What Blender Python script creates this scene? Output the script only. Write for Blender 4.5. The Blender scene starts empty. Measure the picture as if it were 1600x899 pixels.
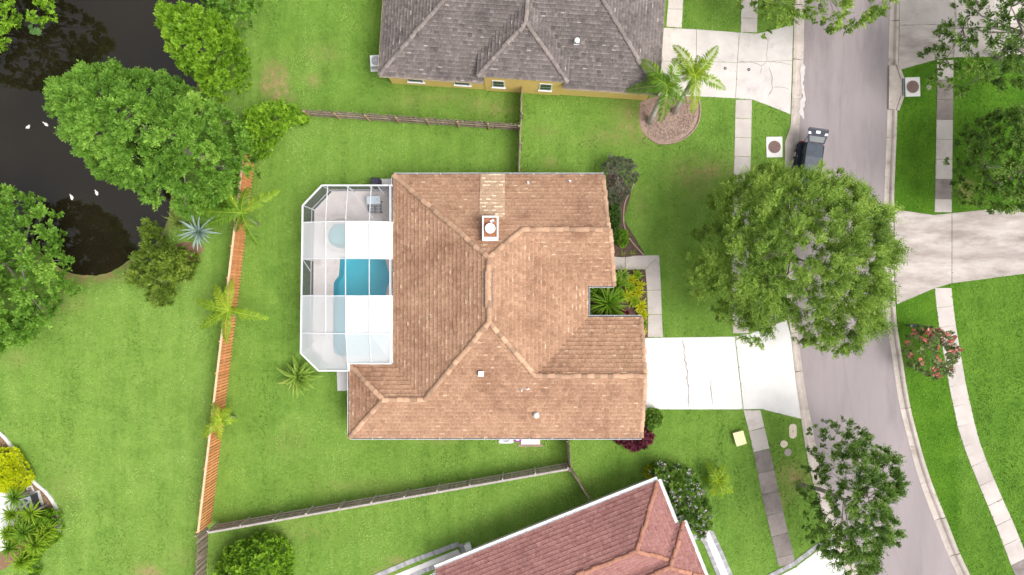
import bpy, bmesh, math, random
import numpy as np
from mathutils import Vector, Matrix
from mathutils.geometry import delaunay_2d_cdt, tessellate_polygon

# ------------------------------------------------------------------ camera, sky, sun, exposure
SC = bpy.context.scene
CAMH, FPX, CX, CY = 52.0, 1040.0, 800.0, 449.5      # drone 52 m up, looking straight down
cam_d = bpy.data.cameras.new('camera'); cam = bpy.data.objects.new('camera', cam_d)
SC.collection.objects.link(cam); SC.camera = cam
cam.location = (0, 0, CAMH); cam.rotation_euler = (0, 0, 0)
cam_d.sensor_width = 36.0; cam_d.lens = 36.0 * FPX / 1600.0
cam_d.clip_start = 0.5; cam_d.clip_end = 3000

SUN_EL, SUN_AZ = math.radians(58), math.radians(115)   # azimuth from north, clockwise
world = bpy.data.worlds.new('World'); SC.world = world; world.use_nodes = True
wn = world.node_tree.nodes; wl = world.node_tree.links
bg = wn['Background']
sky = wn.new('ShaderNodeTexSky'); sky.sky_type = 'NISHITA'; sky.sun_disc = False
sky.sun_elevation = SUN_EL; sky.sun_rotation = SUN_AZ
sky.air_density = 1.0; sky.dust_density = 6.0; sky.ozone_density = 1.0
hs = wn.new('ShaderNodeHueSaturation'); hs.inputs['Saturation'].default_value = 0.22
wl.new(sky.outputs[0], hs.inputs['Color']); wl.new(hs.outputs[0], bg.inputs['Color'])
bg.inputs['Strength'].default_value = 0.15
sun_d = bpy.data.lights.new('sun', 'SUN'); sun = bpy.data.objects.new('sun', sun_d)
SC.collection.objects.link(sun)
sun_d.energy = 1.0; sun_d.angle = math.radians(32); sun_d.color = (1.0, 0.96, 0.9)
sun.rotation_euler = (math.pi/2 - SUN_EL, 0, math.pi - SUN_AZ)
sun.location = (20, 20, 60)
SC.view_settings.view_transform = 'Standard'; SC.view_settings.look = 'None'
SC.view_settings.gamma = 1.0; SC.view_settings.use_curve_mapping = False
SC.view_settings.exposure = 0.55

# ------------------------------------------------------------------ helpers
COL = SC.collection
RNG = np.random.default_rng(7); random.seed(7)
WPOS = {}

def P(px, py, z=0.0):
    """photo pixel -> point at height z (the ground, wall top or roof it lies on)"""
    k = (CAMH - z) / FPX
    return Vector(((px - CX) * k, (CY - py) * k, z))
def P2(px, py, z=0.0):
    p = P(px, py, z); return (p.x, p.y)

def link(o, parent=None, loc=None):
    COL.objects.link(o)
    w = Vector(loc) if loc is not None else Vector((0, 0, 0))
    if parent is not None:
        o.parent = parent; o.location = w - WPOS[parent.name]
    else:
        o.location = w
    WPOS[o.name] = w
    return o
def tag(o, label=None, cat=None, group=None, kind=None):
    if label: o['label'] = label
    if cat: o['category'] = cat
    if group: o['group'] = group
    if kind: o['kind'] = kind
    return o
def thing(name, label, cat, loc=(0, 0, 0), group=None):
    o = bpy.data.objects.new(name, None); o.empty_display_size = 0.3
    link(o, None, loc); return tag(o, label, cat, group)

class MB:
    def __init__(s): s.v = []; s.f = []; s.a = []
    def add(s, vs, fs, var=0.5):
        n = len(s.v); s.v += [tuple(v) for v in vs]
        s.f += [tuple(i + n for i in f) for f in fs]; s.a += [var] * len(fs); return s
    def box(s, c, size, rot=0.0, var=0.5, tilt=None):
        hx, hy, hz = size[0]/2, size[1]/2, size[2]/2
        m = Matrix.Rotation(rot, 3, 'Z')
        if tilt is not None: m = m @ tilt
        c = Vector(c)
        vs = [c + m @ Vector((x*hx, y*hy, z*hz)) for z in (-1, 1) for x, y in ((-1,-1),(1,-1),(1,1),(-1,1))]
        return s.add(vs, [(3,2,1,0),(4,5,6,7),(0,1,5,4),(1,2,6,5),(2,3,7,6),(3,0,4,7)], var)
    def bar(s, a, b, w, h, var=0.5, up=(0,0,1)):
        a, b = Vector(a), Vector(b); d = (b-a)
        if d.length < 1e-6: return s
        d.normalize(); up = Vector(up)
        if abs(d.dot(up)) > .98: up = Vector((1,0,0))
        sd = d.cross(up).normalized(); u = sd.cross(d)
        vs = []
        for p in (a, b):
            for i, j in ((-1,-1),(1,-1),(1,1),(-1,1)): vs.append(p + sd*(i*w/2) + u*(j*h/2))
        return s.add(vs, [(3,2,1,0),(4,5,6,7),(0,1,5,4),(1,2,6,5),(2,3,7,6),(3,0,4,7)], var)
    def tube(s, pts, rad, n=7, var=0.5, cap=True):
        pts = [Vector(p) for p in pts]; vs = []; fs = []
        if not hasattr(rad, '__len__'): rad = [rad]*len(pts)
        for i, p in enumerate(pts):
            d = (pts[min(i+1, len(pts)-1)] - pts[max(i-1, 0)]).normalized()
            ref = Vector((1,0,0)) if abs(d.x) < .8 else Vector((0,1,0))
            sd = d.cross(ref).normalized(); u = d.cross(sd)
            for k in range(n):
                a = 2*math.pi*k/n; vs.append(p + (sd*math.cos(a) + u*math.sin(a))*rad[i])
        for i in range(len(pts)-1):
            for k in range(n):
                k2 = (k+1) % n; fs.append((i*n+k, i*n+k2, (i+1)*n+k2, (i+1)*n+k))
        if cap: fs.append(tuple(range(n-1, -1, -1))); fs.append(tuple((len(pts)-1)*n+k for k in range(n)))
        return s.add(vs, fs, var)
    def lathe(s, c, prof, n=20, var=0.5):
        c = Vector(c); vs = []; fs = []
        for r, z in prof:
            for k in range(n):
                a = 2*math.pi*k/n; vs.append(c + Vector((r*math.cos(a), r*math.sin(a), z)))
        for i in range(len(prof)-1):
            for k in range(n):
                k2 = (k+1) % n; fs.append((i*n+k, i*n+k2, (i+1)*n+k2, (i+1)*n+k))
        fs.append(tuple(range(n-1, -1, -1))); fs.append(tuple((len(prof)-1)*n+k for k in range(n)))
        return s.add(vs, fs, var)
    def prism(s, poly, z0, z1, var=0.5):
        a = sum(poly[i][0]*poly[(i+1)%len(poly)][1]-poly[(i+1)%len(poly)][0]*poly[i][1] for i in range(len(poly)))
        if a < 0: poly = poly[::-1]
        n = len(poly)
        vs = [(p[0], p[1], z0) for p in poly] + [(p[0], p[1], z1) for p in poly]
        tris = tessellate_polygon([[Vector((p[0], p[1], 0)) for p in poly]])
        fs = []
        for t in tris:
            ax = [Vector(vs[i]) for i in t]
            if (ax[1]-ax[0]).cross(ax[2]-ax[0]).z < 0: t = t[::-1]
            fs.append(tuple(i+n for i in t)); fs.append(tuple(t[::-1]))
        for i in range(n): j = (i+1) % n; fs.append((i, j, j+n, i+n))
        return s.add(vs, fs, var)
    def build(s, name, m, parent=None, smooth=False, loc=None, local=False):
        me = bpy.data.meshes.new(name); me.from_pydata(s.v, [], s.f); me.update()
        at = me.attributes.new('var', 'FLOAT', 'FACE'); at.data.foreach_set('value', s.a)
        if smooth: me.polygons.foreach_set('use_smooth', [True]*len(me.polygons))
        me.materials.append(m); o = bpy.data.objects.new(name, me)
        if local:
            COL.objects.link(o); o.parent = parent; WPOS[o.name] = Vector((0,0,0)); return o
        if loc is None: loc = (0,0,0)
        else:
            me.transform(Matrix.Translation(-Vector(loc)))
        return link(o, parent, loc)

def np_mesh(name, v, nper, var, m, parent=None, loc=None):
    """v: (N*nper,3) vertices of separate nper-gons"""
    v = np.asarray(v, dtype=np.float32).reshape(-1, 3)
    if loc is not None: v = v - np.array(loc, dtype=np.float32)
    n = len(v)//nper
    me = bpy.data.meshes.new(name)
    me.vertices.add(n*nper); me.vertices.foreach_set('co', v.ravel())
    me.loops.add(n*nper); me.loops.foreach_set('vertex_index', np.arange(n*nper, dtype=np.int32))
    me.polygons.add(n); me.polygons.foreach_set('loop_start', np.arange(0, n*nper, nper, dtype=np.int32))
    me.polygons.foreach_set('loop_total', np.full(n, nper, dtype=np.int32))
    me.update(calc_edges=True)
    at = me.attributes.new('var', 'FLOAT', 'FACE'); at.data.foreach_set('value', np.asarray(var, dtype=np.float32))
    me.materials.append(m); o = bpy.data.objects.new(name, me)
    return link(o, parent, loc if loc is not None else (0,0,0))

def shared(name, me, parent, loc, rot=None, scale=None):
    o = bpy.data.objects.new(name, me); link(o, parent, loc)
    if rot is not None: o.rotation_mode = 'QUATERNION'; o.rotation_quaternion = rot
    if scale is not None: o.scale = scale
    return o
def mesh_of(mb, name, m, smooth=False):
    me = bpy.data.meshes.new(name); me.from_pydata(mb.v, [], mb.f); me.update()
    at = me.attributes.new('var', 'FLOAT', 'FACE'); at.data.foreach_set('value', mb.a)
    if smooth: me.polygons.foreach_set('use_smooth', [True]*len(me.polygons))
    me.materials.append(m); return me

def in_poly(poly, x, y):
    poly = np.asarray(poly); x = np.asarray(x); y = np.asarray(y)
    r = np.zeros(x.shape, bool); n = len(poly)
    for i in range(n):
        x0, y0 = poly[i]; x1, y1 = poly[(i+1) % n]
        c = ((y0 > y) != (y1 > y))
        with np.errstate(divide='ignore', invalid='ignore'):
            xi = (x1-x0)*(y-y0)/(y1-y0+1e-12)+x0
        r ^= c & (x < xi)
    return r
def edge_dist(poly, x, y, closed=True):
    poly = np.asarray(poly, float); d = np.full(np.shape(x), 1e9); n = len(poly)
    for i in range(n if closed else n-1):
        a = poly[i]; b = poly[(i+1) % n]; ab = b-a; L = (ab**2).sum()+1e-12
        t = np.clip(((x-a[0])*ab[0]+(y-a[1])*ab[1])/L, 0, 1)
        d = np.minimum(d, np.hypot(x-a[0]-t*ab[0], y-a[1]-t*ab[1]))
    return d
def smooth_line(pts, n=8):
    """Catmull-Rom through 2D points"""
    pts = [np.array(p, float) for p in pts]; out = []
    q = [2*pts[0]-pts[1]] + pts + [2*pts[-1]-pts[-2]]
    for i in range(1, len(q)-2):
        for k in range(n):
            t = k/n; a, b, c, d = q[i-1:i+3]
            out.append(0.5*((2*b)+(-a+c)*t+(2*a-5*b+4*c-d)*t*t+(-a+3*b-3*c+d)*t**3))
    out.append(pts[-1]); return [tuple(p) for p in out]

# ------------------------------------------------------------------ materials
def new_mat(name):
    m = bpy.data.materials.new(name); m.use_nodes = True
    nt = m.node_tree; b = nt.nodes['Principled BSDF']; return m, nt, b
def nnode(nt, t, **kw):
    n = nt.nodes.new(t)
    for k, v in kw.items():
        if k in n.inputs: n.inputs[k].default_value = v
        else: setattr(n, k, v)
    return n
def pos_noise(nt, scale, detail=4, rough=.6, stretch=None, w=0):
    g = nt.nodes.new('ShaderNodeNewGeometry'); mp = nt.nodes.new('ShaderNodeMapping')
    if stretch: mp.inputs['Scale'].default_value = stretch
    mp.inputs['Location'].default_value = (w*13.7, w*7.1, w*3.3)
    nt.links.new(g.outputs['Position'], mp.inputs['Vector'])
    n = nnode(nt, 'ShaderNodeTexNoise', Scale=scale, Detail=detail, Roughness=rough)
    nt.links.new(mp.outputs[0], n.inputs['Vector']); return n.outputs['Fac']
def ramp(nt, fac, stops):
    r = nt.nodes.new('ShaderNodeValToRGB'); e = r.color_ramp.elements
    while len(e) < len(stops): e.new(.5)
    for el, (p, c) in zip(e, stops):
        el.position = p; el.color = (*c, 1) if len(c) == 3 else c
    nt.links.new(fac, r.inputs[0]); return r.outputs[0]
def grey(v): return (v, v, v)
def mixc(nt, f, a, b, mode='MIX'):
    n = nt.nodes.new('ShaderNodeMix'); n.data_type = 'RGBA'; n.blend_type = mode
    for sk, val in ((0, f), (6, a), (7, b)):
        if isinstance(val, (int, float)): n.inputs[sk].default_value = val
        elif isinstance(val, tuple): n.inputs[sk].default_value = (*val, 1)
        else: nt.links.new(val, n.inputs[sk])
    return n.outputs[2]
def mrange(nt, v, a, b, c, d):
    n = nt.nodes.new('ShaderNodeMapRange')
    for i, x in enumerate((a, b, c, d)): n.inputs[i+1].default_value = x
    nt.links.new(v, n.inputs[0]); return n.outputs[0]
def add_bump(nt, b, h, strength=.4, dist=.02):
    n = nnode(nt, 'ShaderNodeBump', Strength=strength, Distance=dist)
    nt.links.new(h, n.inputs['Height']); nt.links.new(n.outputs[0], b.inputs['Normal'])

def pmat(name, c1, c2, scale=2.0, rough=.8, spec=.25, bump=0.0, bscale=20, obj=0.0, attr=0.0,
         stain=None, stain_scale=.4, stain_lo=.55, stretch=None, metal=0.0):
    m, nt, b = new_mat(name)
    col = mixc(nt, mrange(nt, pos_noise(nt, scale, 6, .65, stretch), .3, .7, 0, 1), c1, c2)
    if stain:
        col = mixc(nt, mrange(nt, pos_noise(nt, stain_scale, 8, .7, stretch, 3), stain_lo, stain_lo+.15, 0, .75), col, stain)
    if obj:
        oi = nt.nodes.new('ShaderNodeObjectInfo')
        v = mrange(nt, oi.outputs['Random'], 0, 1, 1-obj, 1+obj)
        col = mixc(nt, 1.0, col, v, 'MULTIPLY')
    if attr:
        a = nt.nodes.new('ShaderNodeAttribute'); a.attribute_name = 'var'
        v = mrange(nt, a.outputs['Fac'], 0, 1, 1-attr, 1+attr)
        col = mixc(nt, 1.0, col, v, 'MULTIPLY')
    nt.links.new(col, b.inputs['Base Color'])
    b.inputs['Roughness'].default_value = rough; b.inputs['Specular IOR Level'].default_value = spec
    b.inputs['Metallic'].default_value = metal
    if bump: add_bump(nt, b, pos_noise(nt, bscale, 4), bump, .02)
    return m
def leaf_mat(name, dark, mid, light, trans=.35, rough=.55, nscale=.35):
    m, nt, b = new_mat(name)
    a = nt.nodes.new('ShaderNodeAttribute'); a.attribute_name = 'var'
    big = mrange(nt, pos_noise(nt, nscale, 3), .3, .7, -.16, .16)
    ad = nt.nodes.new('ShaderNodeMath'); ad.operation = 'ADD'
    nt.links.new(a.outputs['Fac'], ad.inputs[0]); nt.links.new(big, ad.inputs[1])
    col = ramp(nt, ad.outputs[0], [(0, dark), (.5, mid), (1, light)])
    nt.links.new(col, b.inputs['Base Color']); b.inputs['Roughness'].default_value = rough
    b.inputs['Specular IOR Level'].default_value = .3
    t = nt.nodes.new('ShaderNodeBsdfTranslucent'); nt.links.new(col, t.inputs[0])
    mx = nt.nodes.new('ShaderNodeMixShader'); mx.inputs[0].default_value = trans
    nt.links.new(b.outputs[0], mx.inputs[1]); nt.links.new(t.outputs[0], mx.inputs[2])
    nt.links.new(mx.outputs[0], nt.nodes['Material Output'].inputs[0]); return m
def sheer(name, col, opacity, rough=.6):
    """woven screen: the cloth covers a share of the area, the holes let the rest through"""
    m, nt, b = new_mat(name)
    b.inputs['Base Color'].default_value = (*col, 1); b.inputs['Roughness'].default_value = rough
    t = nt.nodes.new('ShaderNodeBsdfTransparent'); mx = nt.nodes.new('ShaderNodeMixShader')
    nt.links.new(mrange(nt, pos_noise(nt, 1.2, 3), .3, .7, opacity*.93, min(1, opacity*1.07)), mx.inputs[0])
    nt.links.new(t.outputs[0], mx.inputs[1]); nt.links.new(b.outputs[0], mx.inputs[2])
    nt.links.new(mx.outputs[0], nt.nodes['Material Output'].inputs[0]); return m

def cloth(name, col, opacity, thru=.35):
    """thin white cloth: part holes, part cloth that scatters light to both sides"""
    m, nt, b = new_mat(name); b.inputs['Base Color'].default_value = (*col, 1); b.inputs['Roughness'].default_value = .7
    tl = nt.nodes.new('ShaderNodeBsdfTranslucent'); tl.inputs[0].default_value = (*col, 1)
    m1 = nt.nodes.new('ShaderNodeMixShader'); m1.inputs[0].default_value = thru
    nt.links.new(b.outputs[0], m1.inputs[1]); nt.links.new(tl.outputs[0], m1.inputs[2])
    t = nt.nodes.new('ShaderNodeBsdfTransparent'); mx = nt.nodes.new('ShaderNodeMixShader'); mx.inputs[0].default_value = opacity
    nt.links.new(t.outputs[0], mx.inputs[1]); nt.links.new(m1.outputs[0], mx.inputs[2]); nt.links.new(mx.outputs[0], nt.nodes['Material Output'].inputs[0]); return m
def lawn_mat():
    m, nt, b = new_mat('lawn')
    big = pos_noise(nt, .09, 4, .6); mid = pos_noise(nt, .55, 6, .7, None, 1)
    fine = pos_noise(nt, 3.2, 5, .75, None, 2); st = pos_noise(nt, 1.4, 4, .7, (1, .22, 1), 4)
    a = nt.nodes.new('ShaderNodeAttribute'); a.attribute_name = 'lush'
    d = nt.nodes.new('ShaderNodeAttribute'); d.attribute_name = 'dry'
    base = ramp(nt, mid, [(.3, (.12, .22, .036)), (.5, (.18, .31, .055)), (.7, (.24, .365, .077))])
    base = mixc(nt, mrange(nt, big, .35, .65, 0, .65), base, (.195, .315, .055))
    base = mixc(nt, mrange(nt, st, .45, .75, 0, .5), base, (.245, .345, .075))
    deep = ramp(nt, mid, [(.3, (.05, .14, .008)), (.5, (.075, .185, .011)), (.7, (.11, .235, .016))])
    col = mixc(nt, a.outputs['Fac'], base, deep)
    col = mixc(nt, mrange(nt, fine, .3, .7, .0, .45), col, mixc(nt, 1.0, col, (.42, .5, .4), 'MULTIPLY'))
    ad = nt.nodes.new('ShaderNodeMath'); ad.operation = 'MULTIPLY'
    nt.links.new(d.outputs['Fac'], ad.inputs[0]); nt.links.new(mrange(nt, pos_noise(nt, 1.5, 6, .8, None, 6), .35, .6, 0, 1), ad.inputs[1])
    tan = ramp(nt, fine, [(.3, (.2, .13, .06)), (.7, (.42, .3, .16))])
    col = mixc(nt, ad.outputs[0], col, tan)
    nt.links.new(col, b.inputs['Base Color']); b.inputs['Roughness'].default_value = .9
    b.inputs['Specular IOR Level'].default_value = .1
    add_bump(nt, b, pos_noise(nt, 7, 6, .8, None, 8), .5, .06); return m

def water_mat():
    m, nt, b = new_mat('pond_water')
    col = ramp(nt, pos_noise(nt, .15, 4), [(.35, (.010, .008, .004)), (.65, (.017, .013, .007))])
    nt.links.new(col, b.inputs['Base Color']); b.inputs['Roughness'].default_value = .03
    b.inputs['IOR'].default_value = 1.43; b.inputs['Specular IOR Level'].default_value = .85
    add_bump(nt, b, pos_noise(nt, .8, 3), .05, .05); return m
def pool_water_mat():
    m, nt, b = new_mat('pool_water')
    t = nt.nodes.new('ShaderNodeBsdfTransparent'); t.inputs[0].default_value = (.62, .93, .96, 1)
    g = nnode(nt, 'ShaderNodeBsdfGlossy', Roughness=.03)
    fr = nnode(nt, 'ShaderNodeFresnel', IOR=1.33); bp = nnode(nt, 'ShaderNodeBump', Strength=.15, Distance=.03)
    nt.links.new(pos_noise(nt, 2.2, 3), bp.inputs['Height']); nt.links.new(bp.outputs[0], g.inputs['Normal'])
    mx = nt.nodes.new('ShaderNodeMixShader'); nt.links.new(fr.outputs[0], mx.inputs[0])
    nt.links.new(t.outputs[0], mx.inputs[1]); nt.links.new(g.outputs[0], mx.inputs[2])
    nt.links.new(mx.outputs[0], nt.nodes['Material Output'].inputs[0]); return m
def tile_mat(name, c_lo, c_mid, c_hi, stain, stain_lo=.5, stain_amt=.7, light=(.55,.42,.3)):
    m, nt, b = new_mat(name)
    a = nt.nodes.new('ShaderNodeAttribute'); a.attribute_name = 'var'
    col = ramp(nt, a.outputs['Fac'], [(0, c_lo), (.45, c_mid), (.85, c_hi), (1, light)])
    sn = mrange(nt, pos_noise(nt, .33, 8, .72, None, 2), stain_lo, stain_lo+.2, 0, stain_amt)
    col = mixc(nt, sn, col, mixc(nt, 1.0, col, stain, 'MULTIPLY'))
    fn = mrange(nt, pos_noise(nt, 6, 5, .7, None, 5), .3, .7, .72, 1.22)
    col = mixc(nt, 1.0, col, fn, 'MULTIPLY')
    nt.links.new(col, b.inputs['Base Color']); b.inputs['Roughness'].default_value = .85
    b.inputs['Specular IOR Level'].default_value = .2
    add_bump(nt, b, pos_noise(nt, 25, 4), .4, .01); return m

M = {}
M['lawn'] = lawn_mat(); M['pond'] = water_mat(); M['pool_water'] = pool_water_mat()
M['asphalt'] = pmat('asphalt', (.265, .23, .235), (.335, .29, .295), .35, .9, .2, .5, 30, stain=(.19,.163,.17), stain_scale=.3, stain_lo=.52, stretch=(1,.18,1))
M['concrete'] = pmat('concrete', (.44, .39, .365), (.55, .50, .47), .7, .85, .2, .25, 14, obj=.10, stain=(.36,.31,.28), stain_scale=.5, stain_lo=.55)
M['concrete_white'] = pmat('concrete_white', (.61, .585, .57), (.70, .685, .675), .6, .85, .2, .15, 14, obj=.04, stain=(.55,.52,.49), stain_scale=.35, stain_lo=.6)
M['concrete_grey'] = pmat('concrete_grey', (.19, .16, .15), (.29, .25, .235), .9, .9, .2, .3, 14, obj=.14, stain=(.14,.115,.105), stain_scale=.8, stain_lo=.52)
M['concrete_streak'] = pmat('concrete_streak', (.29, .245, .225), (.56, .505, .47), 1.0, .85, .2, .25, 14, obj=.06, stain=(.22,.18,.16), stain_scale=.55, stain_lo=.52, stretch=(.3,1,1))
M['kerb'] = pmat('kerb_concrete', (.40, .34, .30), (.54, .48, .44), 1.2, .9, .2, .3, 12, obj=.10, stain=(.24,.18,.15), stain_scale=.8, stain_lo=.55)
M['concrete_pale'] = pmat('concrete_pale', (.50, .46, .44), (.62, .58, .56), .7, .85, .2, .25, 14, obj=.05, stain=(.40,.35,.33), stain_scale=.5, stain_lo=.57)
M['patio_white'] = pmat('white_painted_concrete', (.66, .65, .65), (.74, .73, .73), .8, .8, .2, .1, 14)
M['crack'] = pmat('crack_dirt', (.26, .225, .215), (.4, .36, .34), 4, .95, .1)
M['sediment'] = pmat('pale_sediment', (.5, .45, .44), (.6, .55, .54), 3, .95, .1)
M['soil'] = pmat('garden_soil', (.07, .045, .035), (.13, .09, .07), 4, .95, .1, .9, 12)
M['mulch'] = pmat('bark_mulch', (.27, .18, .14), (.42, .31, .26), 5, .95, .1, 1.0, 9)
M['mud'] = pmat('bank_mud', (.17, .10, .06), (.28, .18, .11), 3, .95, .1, 1.0, 7)
M['stucco'] = pmat('beige_stucco', (.5, .4, .3), (.56, .46, .35), 3, .9, .1, .3, 40)
M['stucco_yellow'] = pmat('yellow_stucco', (.74, .53, .17), (.8, .6, .22), 2, .9, .1, .3, 40)
M['stucco_white'] = pmat('white_stucco', (.72, .7, .67), (.8, .78, .75), 2, .9, .1, .3, 40)
M['white_metal'] = pmat('white_painted_metal', (.76, .76, .77), (.84, .84, .85), 2, .4, .4)
M['cage_metal'] = pmat('pale_grey_aluminium', (.58, .59, .62), (.68, .69, .72), 2, .45, .4)
M['gutter_dark'] = pmat('gutter_inside', (.10, .11, .13), (.25, .25, .26), 3, .7, .2)
M['steel'] = pmat('galvanised_steel', (.45, .47, .5), (.6, .62, .65), 6, .45, .5, metal=.3)
M['rust'] = pmat('rusted_pan', (.23, .075, .03), (.42, .2, .12), 5, .9, .2, .4, 15)
M['dark_metal'] = pmat('dark_metal', (.03, .032, .04), (.06, .06, .075), 4, .5, .4)
M['navy'] = pmat('navy_cover', (.035, .03, .055), (.06, .05, .085), 4, .6, .3, .3, 10)
M['plastic_purple'] = pmat('purple_plastic', (.3, .03, .32), (.4, .05, .42), 5, .4, .4)
M['tile_brown'] = tile_mat('brown_roof_tile', (.305, .175, .11), (.415, .247, .158), (.495, .31, .205), (.66, .60, .58), .46, .9, (.58, .42, .29))
M['tile_pale'] = tile_mat('pale_roof_tile', (.42, .275, .18), (.51, .35, .235), (.6, .43, .3), (.7, .65, .6), .55, .5, (.8, .66, .48))
M['cap_brown'] = pmat('ridge_tile_buff', (.39, .235, .15), (.50, .32, .215), 4, .85, .2, .3, 20, obj=.3)
M['tile_grey'] = tile_mat('grey_roof_tile', (.10, .085, .08), (.18, .152, .142), (.26, .225, .21), (.6, .6, .63), .46, .8, (.38, .33, .31))
M['cap_grey'] = pmat('ridge_tile_grey', (.19, .16, .148), (.27, .23, .21), 4, .85, .2, .3, 20, obj=.2)
M['tile_red'] = tile_mat('red_roof_tile', (.25, .11, .098), (.325, .158, .142), (.38, .20, .18), (.72, .7, .74), .47, .7, (.37, .2, .17))
M['cap_red'] = pmat('ridge_tile_orange', (.33, .15, .105), (.44, .22, .15), 4, .85, .2, .3, 20, obj=.15)
M['fence_orange'] = pmat('stained_cedar', (.62, .255, .10), (.74, .35, .16), 3, .8, .2, .4, 30, obj=.13, stretch=(1,1,.2))
M['fence_cap'] = pmat('pale_cedar', (.62, .40, .25), (.74, .52, .37), 3, .8, .2, .3, 30)
M['fence_grey'] = pmat('weathered_wood', (.22, .16, .125), (.40, .32, .27), 3, .9, .1, .5, 30, obj=.25, stretch=(1,1,.2))
M['fence_pale'] = pmat('bleached_wood', (.36, .31, .28), (.52, .47, .44), 3, .9, .1, .5, 30, obj=.2)
M['post_tan'] = pmat('tan_post', (.42, .29, .16), (.55, .40, .24), 3, .9, .1, .4, 30, obj=.15)
M['bark'] = pmat('grey_bark', (.20, .17, .145), (.33, .29, .26), 4, .9, .1, .8, 9, stretch=(1,1,.4))
M['bark_pale'] = pmat('pale_palm_trunk', (.40, .37, .34), (.55, .52, .48), 3, .9, .1, .4, 12, stretch=(.3,.3,3))
M['deck'] = pmat('pool_deck_coating', (.68, .62, .60), (.78, .73, .71), 1.0, .85, .2, .15, 15, stain=(.5,.43,.41), stain_scale=.8, stain_lo=.55)
M['coping'] = pmat('pool_coping', (.66, .60, .57), (.75, .7, .67), 2, .8, .2, .2, 15)
M['pool_plaster'] = pmat('aqua_plaster', (.2, .60, .70), (.26, .67, .76), 1, .7, .2)
M['spa_plaster'] = pmat('spa_plaster', (.4, .68, .72), (.46, .74, .78), 1, .7, .2)
M['screen_dark'] = sheer('dark_screen_mesh', (.07, .07, .08), .2)
M['screen_wall'] = sheer('wall_screen_mesh', (.11, .105, .13), .55)
M['screen_wall_pale'] = sheer('pale_wall_screen_mesh', (.5, .52, .6), .6)
M['screen_white'] = cloth('white_screen_cloth', (.93, .93, .93), .93)
M['screen_milky'] = cloth('milky_screen_cloth', (.92, .95, .96), .76, .45)
M['screen_sheer'] = cloth('thin_white_screen_cloth', (.95, .95, .95), .52, .55)
M['glass'] = pmat('window_glass', (.03, .045, .05), (.05, .07, .075), 2, .08, .35)
M['pavers'] = pmat('grey_paver', (.30, .29, .31), (.42, .41, .43), 6, .85, .2, .3, 20, obj=.2)
M['iron'] = pmat('rusty_iron_cover', (.14, .085, .075), (.22, .14, .125), 8, .7, .3, .5, 30)
M['yellow_box'] = pmat('pale_yellow_plastic', (.74, .69, .38), (.8, .76, .46), 3, .6, .3)
M['lid_pink'] = pmat('pale_lid', (.66, .56, .44), (.72, .62, .5), 6, .8, .2)
M['lid_grey'] = pmat('grey_lid', (.30, .25, .23), (.36, .31, .29), 6, .8, .2)

# ------------------------------------------------------------------ ground, pond, road
ZR, ZP = -0.11, 0.03                      # road level, paving level (lawn is 0)
# west kerb: asphalt side / back side ; east kerb likewise (photo pixels)
WK_IN = [(1262,-700),(1260,-120),(1258,0),(1256,100),(1250,200),(1246,300),(1243,400),(1245,495),(1251,550),(1260,615),(1271,672),(1281,724),(1297,783),(1318,840),(1345,899),(1420,1040),(1640,1300)]
WK_OUT= [(1246,-700),(1243,-120),(1241,0),(1239,100),(1235,200),(1230,300),(1228,400),(1230,482),(1236,525),(1244,600),(1254,672),(1264,727),(1280,788),(1302,848),(1328,905),(1402,1050),(1626,1315)]
EK_IN = [(1396,-700),(1393,-120),(1392,0),(1389,100),(1387,200),(1383,300),(1381,400),(1386,495),(1394,550),(1405,625),(1416,672),(1436,746),(1465,824),(1497,899),(1570,1030),(1770,1250)]
EK_OUT= [(1410,-700),(1407,-120),(1405,0),(1403,100),(1401,200),(1397,300),(1396,400),(1400,495),(1408,550),(1420,625),(1431,672),(1451,741),(1481,818),(1512,891),(1584,1020),(1784,1236)]
def wl_(pts, z=0.0): return smooth_line([P2(x, y, z) for x, y in pts], 6)
wk_in, wk_out, ek_in, ek_out = (wl_(k) for k in (WK_IN, WK_OUT, EK_IN, EK_OUT))
n_k = len(wk_in)

POND_PX = [(335,-300),(332,0),(318,95),(306,140),(292,235),(268,305),(262,345),(243,382),(207,404),(172,426),(132,431),(92,419),(45,380),(-40,335),(-200,310),(-420,290),(-520,100),(-480,-300),(-60,-420)]
ZW = -0.75
pond_poly = smooth_line([P2(x, y, ZW) for x, y in POND_PX] + [P2(*POND_PX[0], ZW)], 5)[:-1]

POOL_PX = [(531,402),(530,418),(529,431),(524,437),(521,442),(520,470),(520,520),(520,545),(522,552),(527,556),(545,557),(575,557),(592,552),(602,542),(607,522),(605,490),(603,464),(606,448),(611,438),(608,424),(604,410),(602,402),(585,399),(545,399)]
pool_poly = [P2(x, y, 0.05) for x, y in POOL_PX]
SPA_C, SPA_R = P(533, 369, .05), 1.0
spa_poly = [(SPA_C.x+SPA_R*math.cos(a), SPA_C.y+SPA_R*math.sin(a)) for a in np.linspace(0, 2*math.pi, 25)[:-1]]

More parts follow.
